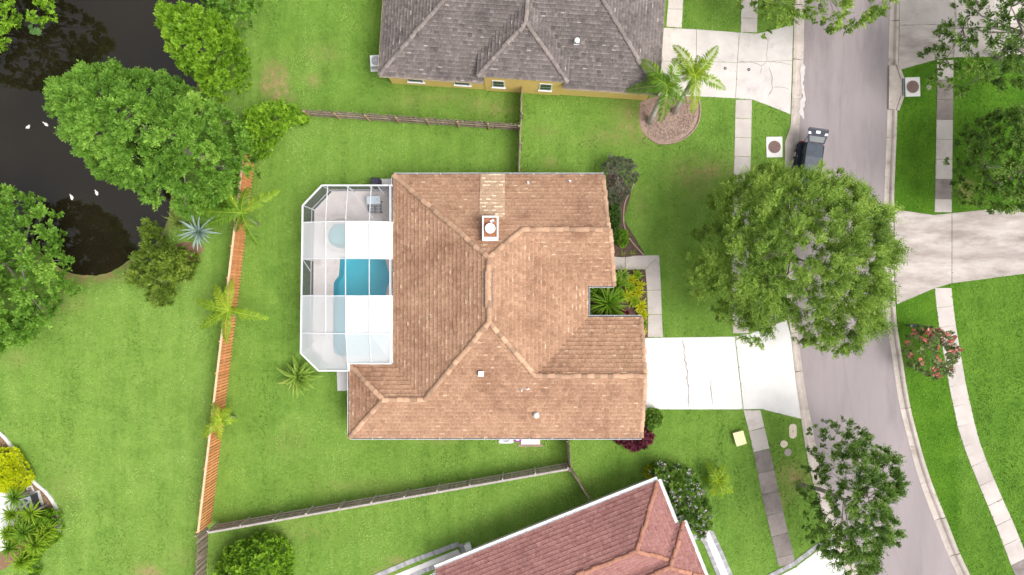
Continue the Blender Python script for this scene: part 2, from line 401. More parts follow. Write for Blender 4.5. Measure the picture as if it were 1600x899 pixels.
PAVED = []
def plot_care(px, py):
    """lushness and dryness of the grass by plot"""
    # how lush each plot is kept: across the road darkest, back plots lighter
    road_x = np.interp(py, [p[1] for p in EK_OUT], [p[0] for p in EK_OUT])
    lush = np.where(px > road_x-30, .95, 0.0)
    lush = np.where((px > 940) & (px <= road_x-30), .3, lush)
    inyard = (px > 330) & (px <= 940) & (py > 180)
    lush = np.where(inyard, .22, lush); lush = np.where((px > 400) & (px <= 940) & (py < 180), .32, lush)
    lush = np.where((px > 1495) & (py > 430), .72, lush)
    dry = np.zeros(len(px))
    for (x, y, rx, ry, s) in [(432,120,17,24,1.5),(418,135,14,12,.9),(490,125,14,10,.8),(505,85,30,20,.35),(440,150,20,10,.8),
        (1000,185,40,30,.8),(960,215,60,14,.4),(1110,268,60,20,.55),(1085,290,30,40,.3),(770,168,40,12,.6),(700,150,60,10,.35),
        (130,432,60,5,.9),(205,408,12,6,.9),(1240,745,25,22,.9),(1222,782,10,12,.6),(232,892,22,8,1.3),(690,688,30,5,.6),
        (850,205,20,10,.3),(860,255,14,8,.6),(100,475,40,14,.35),(20,560,25,12,.5),(620,878,20,8,.8),(600,893,20,8,.8),
        (1275,297,30,20,.2),(820,700,20,8,.3),(560,600,12,10,.4),(1510,295,10,14,1.6),(640,160,50,14,.3),(450,690,30,30,.2),(290,870,30,15,.3),
        (100,760,30,40,.25),(1000,320,8,20,.4),(470,830,60,18,.3),(560,760,90,14,.25)]:
        dry += s*np.exp(-(((px-x)/rx)**2+((py-y)/ry)**2))
    return lush, dry

def make_ground():
    xs = np.concatenate([[-400,-250,-150,-100,-75,-60], np.arange(-50, 50.1, 1.0), [60,75,100,150,250,400]])
    ys = np.concatenate([[-400,-250,-150,-100,-70,-50], np.arange(-38, 38.1, 1.0), [50,70,100,150,250,400]])
    gx, gy = np.meshgrid(xs, ys); pts = [np.stack([gx.ravel(), gy.ravel()], 1)]
    fx, fy = np.meshgrid(np.arange(-40.25, 40, .5), np.arange(-23.25, 23, .5))
    pts.append(np.stack([fx.ravel(), fy.ravel()], 1))
    pts = np.concatenate(pts)
    loops = [wk_out + ek_out[::-1], pool_poly, spa_poly]
    keep = np.ones(len(pts), bool)
    for lp in loops: keep &= edge_dist(lp, pts[:,0], pts[:,1]) > .12
    pts = pts[keep]; verts = [Vector((float(a), float(b))) for a, b in pts]; edges = []
    for lp in loops:
        n0 = len(verts); verts += [Vector(p) for p in lp]
        edges += [(n0+i, n0+(i+1) % len(lp)) for i in range(len(lp))]
    vo, eo, fo, *_ = delaunay_2d_cdt(verts, edges, [], 0, 1e-5)
    v = np.array([(p.x, p.y) for p in vo]); f = np.array(fo)
    c = v[f].mean(1); drop = np.zeros(len(f), bool)
    for lp in loops: drop |= in_poly(lp, c[:,0], c[:,1])
    f = f[~drop]
    ins = in_poly(pond_poly, v[:,0], v[:,1]); d = edge_dist(pond_poly, v[:,0], v[:,1])
    sd = np.where(ins, -d, d)
    z = np.where(sd > 0, ZW*np.clip(1-sd/1.7, 0, 1)**1.6, ZW-1.1*np.clip(-sd/3, 0, 1)-.04*(sd < -.05))
    me = bpy.data.meshes.new('ground')
    me.from_pydata(np.column_stack([v, z]).tolist(), [], f.tolist()); me.update()
    px = v[:,0]*FPX/CAMH+CX; py = CY-v[:,1]*FPX/CAMH
    lush, dry = plot_care(px, py)
    dry += np.where((sd > 0) & (sd < .9), .8*(1-sd/.9), 0)+np.where(sd <= 0, 1, 0)
    for nm, ar in (('lush', lush), ('dry', np.clip(dry, 0, 1))):
        at = me.attributes.new(nm, 'FLOAT', 'POINT'); at.data.foreach_set('value', ar.astype(np.float32))
    me.polygons.foreach_set('use_smooth', [True]*len(me.polygons))
    me.materials.append(M['lawn']); o = bpy.data.objects.new('ground', me); link(o); tag(o, kind='structure')
    return o
make_ground()

mb = MB(); mb.prism([(p[0], p[1]) for p in pond_poly], ZW-.02, ZW)
bpw = edge_dist  # shoreline sheet, a little wider than the bank line so the bank cuts it
wc = np.mean(np.array(pond_poly), 0)
mb = MB(); big = [tuple(wc + (np.array(p)-wc)*1.03) for p in pond_poly]
mb.v = [(x, y, ZW) for x, y in big]; mb.f = [t for t in tessellate_polygon([[Vector((x, y, 0)) for x, y in big]])]
mb.f = [t if (Vector(mb.v[t[1]])-Vector(mb.v[t[0]])).cross(Vector(mb.v[t[2]])-Vector(mb.v[t[0]])).z > 0 else t[::-1] for t in mb.f]
mb.a = [.5]*len(mb.f); tag(mb.build('water', M['pond']), kind='structure')

# road sheet
mb = MB()
for i in range(n_k): mb.v.append((*wk_in[i], ZR))
n_e = len(ek_in)
# resample the east line to the west line's count
def resample(line, n):
    l = np.array(line); d = np.r_[0, np.cumsum(np.hypot(*np.diff(l, axis=0).T))]
    t = np.linspace(0, d[-1], n); return [(float(np.interp(s, d, l[:,0])), float(np.interp(s, d, l[:,1]))) for s in t]
NR = 120
wi, wo, ei, eo_ = (resample(k, NR) for k in (wk_in, wk_out, ek_in, ek_out))
mb = MB(); K = 6
for i in range(NR):
    for k in range(K+1):
        t = k/K; x = wi[i][0]*(1-t)+ei[i][0]*t; y = wi[i][1]*(1-t)+ei[i][1]*t
        mb.v.append((x, y, ZR+.07*(1-(2*t-1)**2)))
for i in range(NR-1):
    for k in range(K):
        a = i*(K+1)+k; mb.f.append((a, a+1, a+K+2, a+K+1)[::-1]); mb.a.append(.5)
tag(mb.build('road', M['asphalt'], smooth=True), kind='structure')
# centre seam of the two paving passes
mb = MB()
for i in range(NR-1):
    q = []
    for j, w in ((i, .46), (i, .467), (i+1, .467), (i+1, .46)):
        w += .003*math.sin(j*1.7)
        q.append((wi[j][0]*(1-w)+ei[j][0]*w, wi[j][1]*(1-w)+ei[j][1]*w, ZR+.07*(1-(2*w-1)**2)+.006))
    mb.add(q, [(0,1,2,3)])
seam = mb.build('road_seam', pmat('road_seam', (.23,.19,.2), (.33,.27,.28), 1, .9, .2, stretch=(1,.3,1)), bpy.data.objects['road'])

# kerbs: rolled gutter pieces about 3 m long
def kerb(name, inn, out, y_lo, y_hi, skip=()):
    root = bpy.data.objects.new(name, None); link(root, None, (*inn[len(inn)//2], 0)); tag(root, kind='structure')
    li = np.array(inn); d = np.r_[0, np.cumsum(np.hypot(*np.diff(li, axis=0).T))]
    lo = np.array(out); do = np.r_[0, np.cumsum(np.hypot(*np.diff(lo, axis=0).T))]
    prof = [(0,ZR+.012),(.30,ZR-.012),(.52,ZR+.005),(.64,.0),(.74,ZP+.012),(1,ZP+.008)]
    L = d[-1]; s = 0.0
    def at(s, t):
        f = s/L
        a = np.array([np.interp(s, d, li[:,0]), np.interp(s, d, li[:,1])])
        # nearest point across: same fraction along the outer line
        j = np.argmin(np.hypot(lo[:,0]-a[0], lo[:,1]-a[1]))
        k0, k1 = max(j-1, 0), min(j+1, len(lo)-1)
        best = None
        for q in np.linspace(0, 1, 21):
            p = lo[k0]*(1-q)+lo[k1]*q if k1-k0 < 2 else (lo[k0]*(1-2*q)+lo[j]*2*q if q < .5 else lo[j]*(2-2*q)+lo[k1]*(2*q-1))
            dd = np.hypot(*(p-a))
            if best is None or dd < best[0]: best = (dd, p)
        return a*(1-t)+best[1]*t
    while s < L-.1:
        e = min(s+3.05, L); m = (s+e)/2; y = np.interp(m, d, li[:,1])
        if y_lo < y < y_hi:
            b = MB(); N = 4
            for k in range(N+1):
                sk = s+.012+(e-s-.024)*k/N
                for t, z in prof: p = at(sk, t); b.v.append((p[0], p[1], z))
                p0, p1 = at(sk, 1), at(sk, 0); b.v.append((p0[0], p0[1], -.3)); b.v.append((p1[0], p1[1], -.3))
            n = len(prof)+2
            for k in range(N):
                for i in range(n):
                    i2 = (i+1) % n; b.f.append((k*n+i, k*n+i2, (k+1)*n+i2, (k+1)*n+i))
            b.f.append(tuple(range(n))); b.f.append(tuple(N*n+i for i in range(n))[::-1])
            b.a = [.5]*len(b.f); b.build('kerb_stone', M['kerb'], root)
        s = e
kerb('west_kerb', wk_in, wk_out, -90, 120); kerb('east_kerb', ek_in, ek_out, -90, 120)

# paving -----------------------------------------------------------
def structure_root(name, loc):
    o = bpy.data.objects.new(name, None); link(o, None, loc); return tag(o, kind='structure')
def inset(poly, g):
    c = np.mean(np.array(poly), 0); out = []
    for p in poly:
        v = np.array(p)-c; L = np.hypot(*v); out.append(tuple(c+v*(1-g*1.3/L)))
    return out
def slab(root, px, mat, z=ZP, gap=.012, th=.14, name='slab', bev=.015):
    poly = inset([P2(x, y, 0) for x, y in px], gap); PAVED.append(poly)
    a = sum(poly[i][0]*poly[(i+1)%len(poly)][1]-poly[(i+1)%len(poly)][0]*poly[i][1] for i in range(len(poly)))
    if a < 0: poly = poly[::-1]
    top = inset(poly, bev); n = len(poly)
    vs = [(*p, z-th) for p in poly]+[(*p, z-.012) for p in poly]+[(*p, z+random.uniform(-.004,.006)) for p in top]
    fs = [tuple(range(n-1, -1, -1))]
    for r in (0, n):
        for i in range(n): j = (i+1) % n; fs.append((r+i, r+j, r+n+j, r+n+i))
    tris = tessellate_polygon([[Vector((*p, 0)) for p in top]])
    for t in tris:
        q = [Vector(vs[2*n+i]) for i in t]
        if (q[1]-q[0]).cross(q[2]-q[0]).z < 0: t = t[::-1]
        fs.append(tuple(2*n+i for i in t))
    b = MB(); b.add(vs, fs); return b.build(name, M[mat], root)
def walk(name, left, right, y0, y1, step=29.5, tones=None, mats=('concrete','concrete_grey')):
    """pavement of slabs between two pixel lines"""
    root = structure_root(name, P((left[0][0]+right[0][0])/2, (y0+y1)/2))
    y = y0; k = 0
    ly, lx = [p[1] for p in left], [p[0] for p in left]; ry, rx = [p[1] for p in right], [p[0] for p in right]
    slope = (np.interp(y1, ly, lx)-np.interp(y0, ly, lx))/(y1-y0)
    while y < y1-3:
        e = min(y+step, y1)
        if y1-e < 8: e = y1
        m = mats[0]
        if tones and any(a <= (y+e)/2 <= b for a, b in tones): m = mats[1]
        def pt(line_y, line_x, yy): return (float(np.interp(yy, line_y, line_x)), yy)
        dy0 = (pt(ry, rx, y)[0]-pt(ly, lx, y)[0])*float(np.interp((y+e)/2, ly, np.gradient(lx, ly)))*-1 if y > y0 else 0
        dy1 = (pt(ry, rx, e)[0]-pt(ly, lx, e)[0])*float(np.interp((y+e)/2, ly, np.gradient(lx, ly)))*-1 if e < y1 else 0
        slab(root, [pt(ly, lx, y), pt(ry, rx, y+dy0), pt(ry, rx, e+dy1), pt(ly, lx, e)], m)
        y = e
    return root
walk('pavement', [(1159,-60),(1158,0),(1157,50)], [(1185,-60),(1184,0),(1183,52)], -60, 51)
walk('pavement', [(1149,155),(1147,250),(1144,330),(1143,420),(1145,526)], [(1175,157),(1173,250),(1170,330),(1170,420),(1171,520)], 156, 521)
walk('pavement', [(1161,640),(1170,674),(1179,716),(1190,774),(1201,822),(1217,889)], [(1188,640),(1196,674),(1206,716),(1218,774),(1229,822),(1243,877)], 641, 884, 33, tones=[(715,890)])
walk('pavement', [(1464,92),(1463,180),(1460,333)], [(1490,92),(1489,180),(1487,333)], 94, 332, 31, tones=[(120,190),(270,315)])
walk('pavement', [(1460,450),(1465,500),(1482,600),(1497,672),(1510,711),(1534,769),(1557,824),(1585,899),(1640,1010)],
     [(1486,446),(1492,500),(1509,600),(1525,672),(1535,705),(1560,765),(1584,818),(1613,891),(1668,1000)], 450, 990, 31, tones=[(870,960)])

# driveways
r = structure_root('driveway', P(1090, 585))
slab(r, [(1006,528),(1148,526),(1161,640),(1008,640)], 'concrete_white')
slab(r, [(1148.5,525.5),(1172,521),(1229,500),(1236,527),(1244,600),(1252,655),(1189,639.5),(1161.5,640)], 'concrete_white', gap=.015)
r_main = r
r = structure_root('driveway', P(1110, 100))
slab(r, [(1031,43),(1088,46),(1088,96),(1034,96)], 'concrete_pale'); slab(r, [(1088,46),(1155,51),(1152,98),(1088,96)], 'concrete_pale')
slab(r, [(1034,96),(1088,96),(1088,151),(1024,150)], 'concrete_pale'); slab(r, [(1088,96),(1152,98),(1149,154),(1088,151)], 'concrete_pale')
slab(r, [(1155,51),(1182,53),(1200,49),(1230,41),(1239.5,40),(1238,95),(1152,98)], 'concrete_pale')
slab(r, [(1152,98),(1238,95),(1235,179),(1200,165),(1175,156),(1149,154)], 'concrete_pale'); r_yel = r
slab(r, [(1046,-60),(1069,-60),(1068,-15),(1045,-15)], 'concrete_pale'); slab(r, [(1045,-15),(1068,-15),(1067,15),(1043,14)], 'concrete_pale'); slab(r, [(1043,14),(1067,15),(1065,44),(1041,42)], 'concrete_pale')
r = structure_root('driveway', P(1500, 40)); r_ne = r
slab(r, [(1405,-70),(1491,-70),(1492,38),(1405,40)], 'concrete'); slab(r, [(1405,40),(1492,38),(1490,90),(1465,93),(1408,109),(1403,108)], 'concrete_streak')
slab(r, [(1491,-70),(1660,-70),(1660,36),(1492,38)], 'concrete'); slab(r, [(1492,38),(1660,36),(1660,88),(1490,90)], 'concrete')
r = structure_root('driveway', P(1500, 390)); r_e = r
slab(r, [(1397,327),(1459,336),(1487,333),(1487,443),(1460,451),(1401,476),(1398,440)], 'concrete_streak')
slab(r, [(1487,333),(1610,321),(1610,427),(1487,443)], 'concrete_streak'); slab(r, [(1610,321),(1720,312),(1720,413),(1610,427)], 'concrete_streak')
r = structure_root('driveway', P(1260, 885)); r_s = r
slab(r, [(1190,914),(1242,887),(1283,856),(1303,851),(1326,905),(1345,945),(1262,1000)], 'concrete_white')
# grey paver edging of that driveway: each paver its own piece
def edging(root, line, w=.34, step=.26):
    l = np.array([P2(x, y) for x, y in line]); d = np.r_[0, np.cumsum(np.hypot(*np.diff(l, axis=0).T))]
    s = 0
    while s < d[-1]-.1:
        e = min(s+step, d[-1]); m = (s+e)/2
        a = np.array([np.interp(s, d, l[:,0]), np.interp(s, d, l[:,1])]); b = np.array([np.interp(e, d, l[:,0]), np.interp(e, d, l[:,1])])
        t = (b-a)/max(1e-6, np.hypot(*(b-a))); c = (a+b)/2
        q = MB(); q.box((0,0,0), (np.hypot(*(b-a))-.012, w, .1)); me = edging_mesh(np.hypot(*(b-a))-.012, w)
        shared('paver', me, root, (c[0], c[1], ZP-.03+random.uniform(0,.006)), Matrix.Rotation(math.atan2(t[1], t[0]), 4, 'Z').to_quaternion())
        s = e
_em = {}
def edging_mesh(l, w):
    k = (round(l, 2), w)
    if k not in _em:
        b = MB(); b.box((0,0,0), (k[0], w, .1)); _em[k] = mesh_of(b, 'paver', M['pavers'])
    return _em[k]
edging(r, [(1186,909),(1240,881),(1280,851),(1301,843)])

# cracks in the concrete: thin filled fissures with a ragged course
def crack(root, line, w=.05, z=ZP+.012, jag=.06, mat='crack', name='crack'):
    pts = []
    for i in range(len(line)-1):
        a, b = P(*line[i], z), P(*line[i+1], z); n = max(2, int((b-a).length/.25))
        for k in range(n): pts.append(a.lerp(b, k/n))
    pts.append(P(*line[-1], z)); m = MB(); N = len(pts)
    for i, p in enumerate(pts):
        d = (pts[min(i+1, N-1)]-pts[max(i-1, 0)]).normalized(); s = Vector((-d.y, d.x, 0))
        o = s*random.uniform(-jag, jag); ww = w*random.uniform(.35, 1)*(.3 if i in (0, N-1) else 1)
        m.v += [tuple(p+o-s*ww/2), tuple(p+o+s*ww/2)]
    for i in range(N-1): m.f.append((2*i, 2*i+2, 2*i+3, 2*i+1)); m.a.append(.5)
    m.build(name, M[mat], root)
crack(r_main, [(1066,530),(1069,552),(1074,585),(1075,615),(1076,636)], .13)
crack(r_main, [(1112,590),(1111,608),(1115,632)], .1)
for ln in ([(1155,96),(1175,97),(1190,104),(1199,96),(1239,101)], [(1199,96),(1198,80),(1201,60),(1196,52)], [(1202,105),(1207,125),(1206,140),(1199,152)],
           [(1207,137),(1220,137),(1235,140)], [(1190,104),(1187,116)], [(1201,65),(1192,56)]): crack(r_yel, ln, .07)
for ln in ([(1405,40),(1440,39),(1491,38)], [(1494,5),(1494,40)]): crack(r_ne, ln, .05, jag=.02)

crack(bpy.data.objects['road'], [(1255,100),(1253,125),(1256,150),(1252,175),(1256,186)], .4, ZR+.02, .05, 'sediment', 'sediment')
# front walk of L shape
r = structure_root('front_walk', P(1015, 450))
for q in ([(955,400),(977,400),(977,422),(955,422)], [(977,400),(1030,399),(1008,421),(977,422)], [(1030,399),(1033,453),(1011,454),(1008,421)],
          [(1033,453),(1034,491),(1012,492),(1011,454)], [(1034,491),(1036,527),(1012,527),(1012,492)]): slab(r, q, 'concrete')
# walk and patio edging at the red roofed house
r = structure_root('garden_walk', P(1115, 860))
slab(r, [(1096,832),(1110,828),(1124,860),(1143,905),(1125,905),(1108,866),(1098,848)], 'concrete_white', z=.028)
edging(r, [(1111,830),(1126,862),(1146,909)], .3, .24); edging(r, [(1083,841),(1094,838),(1102,848),(1112,872),(1127,909)], .3, .24)
r = structure_root('patio', P(660, 880))
slab(r, [(590,909),(716,858),(722,868),(612,912)], 'concrete_white', z=.028)
edging(r, [(570,908),(640,878),(719,849)], .36, .22); edging(r, [(720,850),(727,868)], .36, .22)
edging(r, [(610,915),(660,893),(724,868)], .34, .22)

# storm drains, lids, boxes -----------------------------------------
def lid_box(px, py, size, rot, label, group=None):
    c = P(px, py, .04); PAVED.append([(c.x+a*size[0]*.52, c.y+b_*size[1]*.52) for a, b_ in ((-1,-1),(1,-1),(1,1),(-1,1))]); t = thing('storm_drain', label, 'drain', (c.x, c.y, 0), group)
    b = MB(); b.box((c.x, c.y, -.02), (size[0], size[1], .15), rot); o = b.build('concrete_collar', M['concrete_white'], t)
    b = MB(); b.lathe((c.x, c.y, .03), [(.5,0),(.5,.035),(.47,.04)], 28); b.build('rim', M['lid_grey'], t)
    b = MB(); b.lathe((c.x, c.y, .05), [(.46,0),(.46,.03),(.44,.034)], 28)
    for k in range(6):
        a = k*math.pi/3; b.box((c.x+.22*math.cos(a), c.y+.22*math.sin(a), .086), (.2,.03,.008), a)
    b.build('iron_cover', M['iron'], t); return t
lid_box(1210, 230, (1.25, 1.6), .02, 'round iron cover in a white concrete collar beside the parked car')
lid_box(1426, 136, (1.15, 1.5), .03, 'round iron cover in a concrete collar at the gutter inlet across the road')
# curved inlet throat at the east drain and at the west one
for nm, quads in (('gutter_inlet', ([(1389,103),(1402,101),(1412,124),(1412,149),(1400,172),(1388,171)],)), ('gutter_inlet', ([(1236,195),(1248,194),(1246,262),(1226,262),(1226,222)],))):
    rr = structure_root(nm, P(*quads[0][0])); slab(rr, quads[0], 'kerb', z=ZP+.022, th=.2)
b = MB(); q = [(1401,101),(1406,103),(1413,122),(1408,124)]; b.prism([P2(*p, .1) for p in q], -.02, .12)
q = [(1401,172),(1405,173),(1413,151),(1408,150)]; b.prism([P2(*p, .1) for p in q], -.02, .12)
tag(b.build('inlet_kerb', M['kerb']), kind='structure')
b = MB(); b.box((*P2(1411.5,136,.1), .06), (.12, 1.3, .14)); tag(b.build('inlet_mouth', M['gutter_dark']), kind='structure')

def simple_thing(name, label, cat, loc, group=None): return thing(name, label, cat, loc, group)
c = P(1155.5, 685, .3)
t = thing('utility_box', 'pale yellow plastic utility box on the lawn beside the pavement', 'utility box', (c.x, c.y, 0))
b = MB(); b.box((c.x, c.y, .17), (.74, .98, .36), .28); b.build('base', M['yellow_box'], t)
b = MB(); b.box((c.x, c.y, .37), (.82, 1.06, .05), .28); b.build('lid', M['yellow_box'], t)
c = P(1239, 674, .03); t = thing('valve_cover', 'pale oblong valve box cover set in the verge grass', 'cover', (c.x, c.y, 0))
b = MB(); pl = [(c.x+.3*math.cos(a), c.y+(.28 if math.sin(a) > 0 else -.28)+.3*math.sin(a)) for a in np.linspace(0, 2*math.pi, 24)[:-1]]
b.prism(pl, -.1, .035); b.build('lid', M['lid_pink'], t)
b = MB(); b.box((c.x, c.y, .04), (.05, .2, .012)); b.build('handle', M['lid_grey'], t)
for (x, y, m, lb) in ((1225,694,'lid_pink','pale round valve cover in the verge touching a grey one'), (1231,707,'lid_grey','dull grey round valve cover in the verge touching a pale one')):
    c = P(x, y, .02); t = thing('valve_cover', lb, 'cover', (c.x, c.y, 0))
    b = MB(); b.lathe((c.x, c.y, -.08), [(.29,0),(.29,.1),(.26,.115)], 22); b.build('lid', M[m], t)
    b = MB(); b.box((c.x, c.y, .04), (.16, .04, .012)); b.build('handle', M['lid_grey'], t)
for x, y in ((1133,107),(1170,109)):
    c = P(x, y, ZP); t = thing('cleanout_cap', 'small dark round cap set flush in the yellow house driveway', 'cap', (c.x, c.y, ZP), 'round caps in the yellow house driveway')
    b = MB(); b.lathe((c.x, c.y, ZP-.02), [(.12,0),(.12,.035),(.10,.04)], 16); b.build('lid', M['dark_metal'], t)
    b = MB(); b.box((c.x, c.y, ZP+.024), (.06,.06,.02)); b.build('square_nut', M['steel'], t)
c = P(1451, 137, 0); t = thing('valve_cover', 'small grey round cover in the grass beside the far gutter inlet', 'cover', (c.x, c.y, 0))
b = MB(); b.lathe((c.x, c.y, -.06), [(.2,0),(.2,.08),(.17,.095)], 18); b.build('lid', M['lid_grey'], t)
b = MB(); b.box((c.x, c.y, .04), (.12, .03, .012)); b.build('handle', M['dark_metal'], t)
for x, y, r_ in ((1239,674,.62),(1225,694,.32),(1231,707,.32),(1451,137,.24),(1155.5,685,.5)):
    c = P(x, y, .02); PAVED.append([(c.x+r_*math.cos(a)*(.55 if r_ > .6 else 1), c.y+r_*math.sin(a)) for a in np.linspace(0, 6.28, 13)[:-1]])
# mailbox on its post
c = P(1416, 508, 0); t = thing('mailbox', 'black mailbox on a dark post in the verge across the road', 'mailbox', (c.x, c.y, 0))
b = MB(); b.bar((c.x, c.y, -.05), (c.x, c.y, 1.05), .1, .1); b.build('post', M['dark_metal'], t)
b = MB(); pr = [(-.11,0),(.11,0),(.11,.13)]+[(.11*math.cos(a), .13+.09*math.sin(a)) for a in np.linspace(.3, math.pi-.3, 6)]+[(-.11,.13)]
vs = [(c.x+y_, c.y+x_, 1.05+z_) for y_ in (-.28,.28) for x_, z_ in pr]; n = len(pr)
b.add(vs, [tuple(range(n)), tuple(range(2*n-1, n-1, -1))]+[(i, (i+1) % n, n+(i+1) % n, n+i) for i in range(n)]); b.build('box', M['dark_metal'], t)
b = MB(); b.box((c.x-.285, c.y, 1.15), (.012, .19, .19)); b.build('door', M['steel'], t)
b = MB(); b.box((c.x, c.y+.125, 1.2), (.03, .012, .14)); b.build('flag', M['rust'], t)

# ------------------------------------------------------------------ fences
def fence(name, label, a, b, h, mat, post_mat, rail_side, pitch=.155, post_step=2.4, cap=None, picket_w=.135, jitter=.0, group=None, base_z=0, far_rails=False, stag=0):
    """a, b: world xy of the ends; pickets on one face, rails and posts on the other (rail_side=+1 left of a->b)"""
    a, b = Vector((*a, base_z)), Vector((*b, base_z)); d = (b-a); L = d.length; d.normalize(); s = Vector((-d.y, d.x, 0))*rail_side
    t = thing(name, label, 'fence', tuple(a.lerp(b, .5)), group)
    pm = MB(); pm.box((0,0,h/2), (picket_w, .02, h-.04)); me = mesh_of(pm, 'picket', M[mat])
    rot = math.atan2(d.y, d.x); n = int(L/pitch)
    for i in range(n):
        p = a+d*((i+.5)*L/n)-s*(.03+(stag if i % 2 else 0))
        q = (Matrix.Rotation(rot, 4, 'Z') @ Matrix.Rotation(random.gauss(0, jitter), 4, 'X') @ Matrix.Rotation(random.gauss(0, jitter*.7), 4, 'Y')).to_quaternion()
        shared('picket', me, t, (p.x, p.y, base_z+.03+random.gauss(0, .012)), q)
    for z in (.3, h*.52, h-.28):
        r_ = MB(); r_.bar(a+s*.03+Vector((0,0,z)), b+s*.03+Vector((0,0,z)), .045, .09); r_.build('rail', M[post_mat if far_rails else mat], t)
    k = max(1, round(L/post_step))
    po = MB(); po.box((0,0,h/2), (.1,.1,h+.12)); pme = mesh_of(po, 'post', M[post_mat])
    for i in range(k+1):
        p = a+d*(L*i/k)+s*.10; shared('post', pme, t, (p.x, p.y, base_z), Matrix.Rotation(rot, 4, 'Z').to_quaternion())
    if cap:
        c_ = MB(); c_.bar(a-s*.02+Vector((0,0,h+.04)), b-s*.02+Vector((0,0,h+.04)), .15, .035); c_.build('cap_rail', M[cap], t)
    return t
HF = 1.83
fence('picket_fence', 'orange stained board fence along the back of the pool yard', P2(381, 236, 2.2), P2(309.5, 832, 2.2), 2.2, 'fence_orange', 'fence_orange', -1, pitch=.118, cap='fence_cap', picket_w=.135, post_step=2.44, jitter=.006, stag=-.10)
fence('picket_fence', 'weathered grey board fence between the pool yard and the yellow house lawn', P2(474, 172, HF), P2(811, 195, HF), HF, 'fence_grey', 'post_tan', -1, pitch=.16, jitter=.02)
fence('picket_fence', 'short weathered fence from the yellow wall to the brown roofed house', P2(815.5, 132, HF), P2(811, 270, HF), HF, 'fence_grey', 'fence_grey', 1, pitch=.16, jitter=.015)
fence('picket_fence', 'long grey weathered fence between the pool yard and the red roofed house', P2(325, 832, HF), P2(888, 733, HF), HF, 'fence_grey', 'fence_pale', 1, pitch=.16, cap='fence_pale', jitter=.012, far_rails=True)
fence('picket_fence', 'short grey fence between the south eave and the long grey fence', P2(888.5, 690, HF), P2(892, 733, HF), HF, 'fence_grey', 'fence_grey', -1, pitch=.16, jitter=.015)
fence('picket_fence', 'grey fence slanting from the long grey fence to the red roof', P2(892, 735, HF), P2(922, 783, HF), HF, 'fence_grey', 'fence_grey', -1, pitch=.16, jitter=.015)
fence('picket_fence', 'dark brown weathered fence continuing past the orange one beside a round bush', P2(308, 838, HF), P2(301, 960, HF), HF, 'fence_grey', 'fence_grey', -1, pitch=.2, picket_w=.16, jitter=.02, stag=.06)

# ------------------------------------------------------------------ roofs
class Pl:
    """roof plane z = a x + b y + c from an eave point, inward direction and pitch"""
    def __init__(s, pt, inward, pitch, z0):
        n = Vector(inward).normalized(); s.a, s.b = n.x*pitch, n.y*pitch
        s.c = z0-s.a*pt[0]-s.b*pt[1]; s.n = n
        s.u = Vector((-n.y, n.x, 0))
    def z(s, x, y): return s.a*x+s.b*y+s.c
    def at(s, x, y): return Vector((x, y, s.z(x, y)))
def meet(p, q, r):
    A = np.array([[p.a-q.a, p.b-q.b], [p.a-r.a, p.b-r.b]]); B = np.array([q.c-p.c, r.c-p.c])
    x, y = np.linalg.solve(A, B); return (float(x), float(y))

def lay_tiles(mb, pl, poly, exp=.33, wid=.30, th=.075, speck=.035, rng=RNG, lift=.0):
    """rows of separate wedge tiles over the plan polygon of a plane"""
    U = pl.u; N = Vector((-pl.a, -pl.b, 1)).normalized(); V = N.cross(U)
    if V.z < 0: V = -V; 
    O = pl.at(*poly[0])
    q = np.array([((pl.at(*p)-O).dot(U), (pl.at(*p)-O).dot(V)) for p in poly])
    v0, v1 = q[:,1].min(), q[:,1].max(); rows = int(math.ceil((v1-v0)/exp))
    Un, Vn, Nn, On = (np.array(k) for k in (U, V, N, O))
    n = len(q)
    for r in range(rows):
        a = v0+r*exp; b = min(a+exp, v1+.02); m = min((a+b)/2, v1-1e-4); xs = []
        for i in range(n):
            p, t = q[i], q[(i+1) % n]
            if (p[1] > m) != (t[1] > m): xs.append(p[0]+(t[0]-p[0])*(m-p[1])/(t[1]-p[1]))
        xs.sort(); off = (r % 2)*wid/2+rng.uniform(-.02, .02)
        for k in range(0, len(xs)-1, 2):
            s, e = xs[k], xs[k+1]; c0 = math.floor((s-off)/wid); x = off+c0*wid
            while x < e:
                l, g = max(x, s)+.004, min(x+wid, e)-.004; x += wid
                if g-l < .05: continue
                h = th*rng.uniform(.75, 1.25); j = rng.uniform(-.008, .008)
                f_ = .30; am = a-.02+j+(b-a)*f_; hm = h+(.008-h)*f_
                pts = [(l,a-.02+j,h),(g,a-.02+j,h),(g,am,hm),(l,am,hm),(g,b,.006),(l,b,.006),(l,a-.02+j,-.01),(g,a-.02+j,-.01)]
                vs = [On+Un*p[0]+Vn*p[1]+Nn*(p[2]+lift) for p in pts]
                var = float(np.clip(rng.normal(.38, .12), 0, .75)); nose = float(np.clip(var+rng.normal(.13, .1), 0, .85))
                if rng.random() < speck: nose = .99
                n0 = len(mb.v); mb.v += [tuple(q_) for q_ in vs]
                mb.f += [tuple(n0+i_ for i_ in f2) for f2 in ((0,1,2,3),(3,2,4,5),(6,7,1,0),(6,0,5),(7,4,1))]; mb.a += [nose, var*.85, var*.3, var, var]  # course shade lines put into the colour: pale nose band, dark butt face
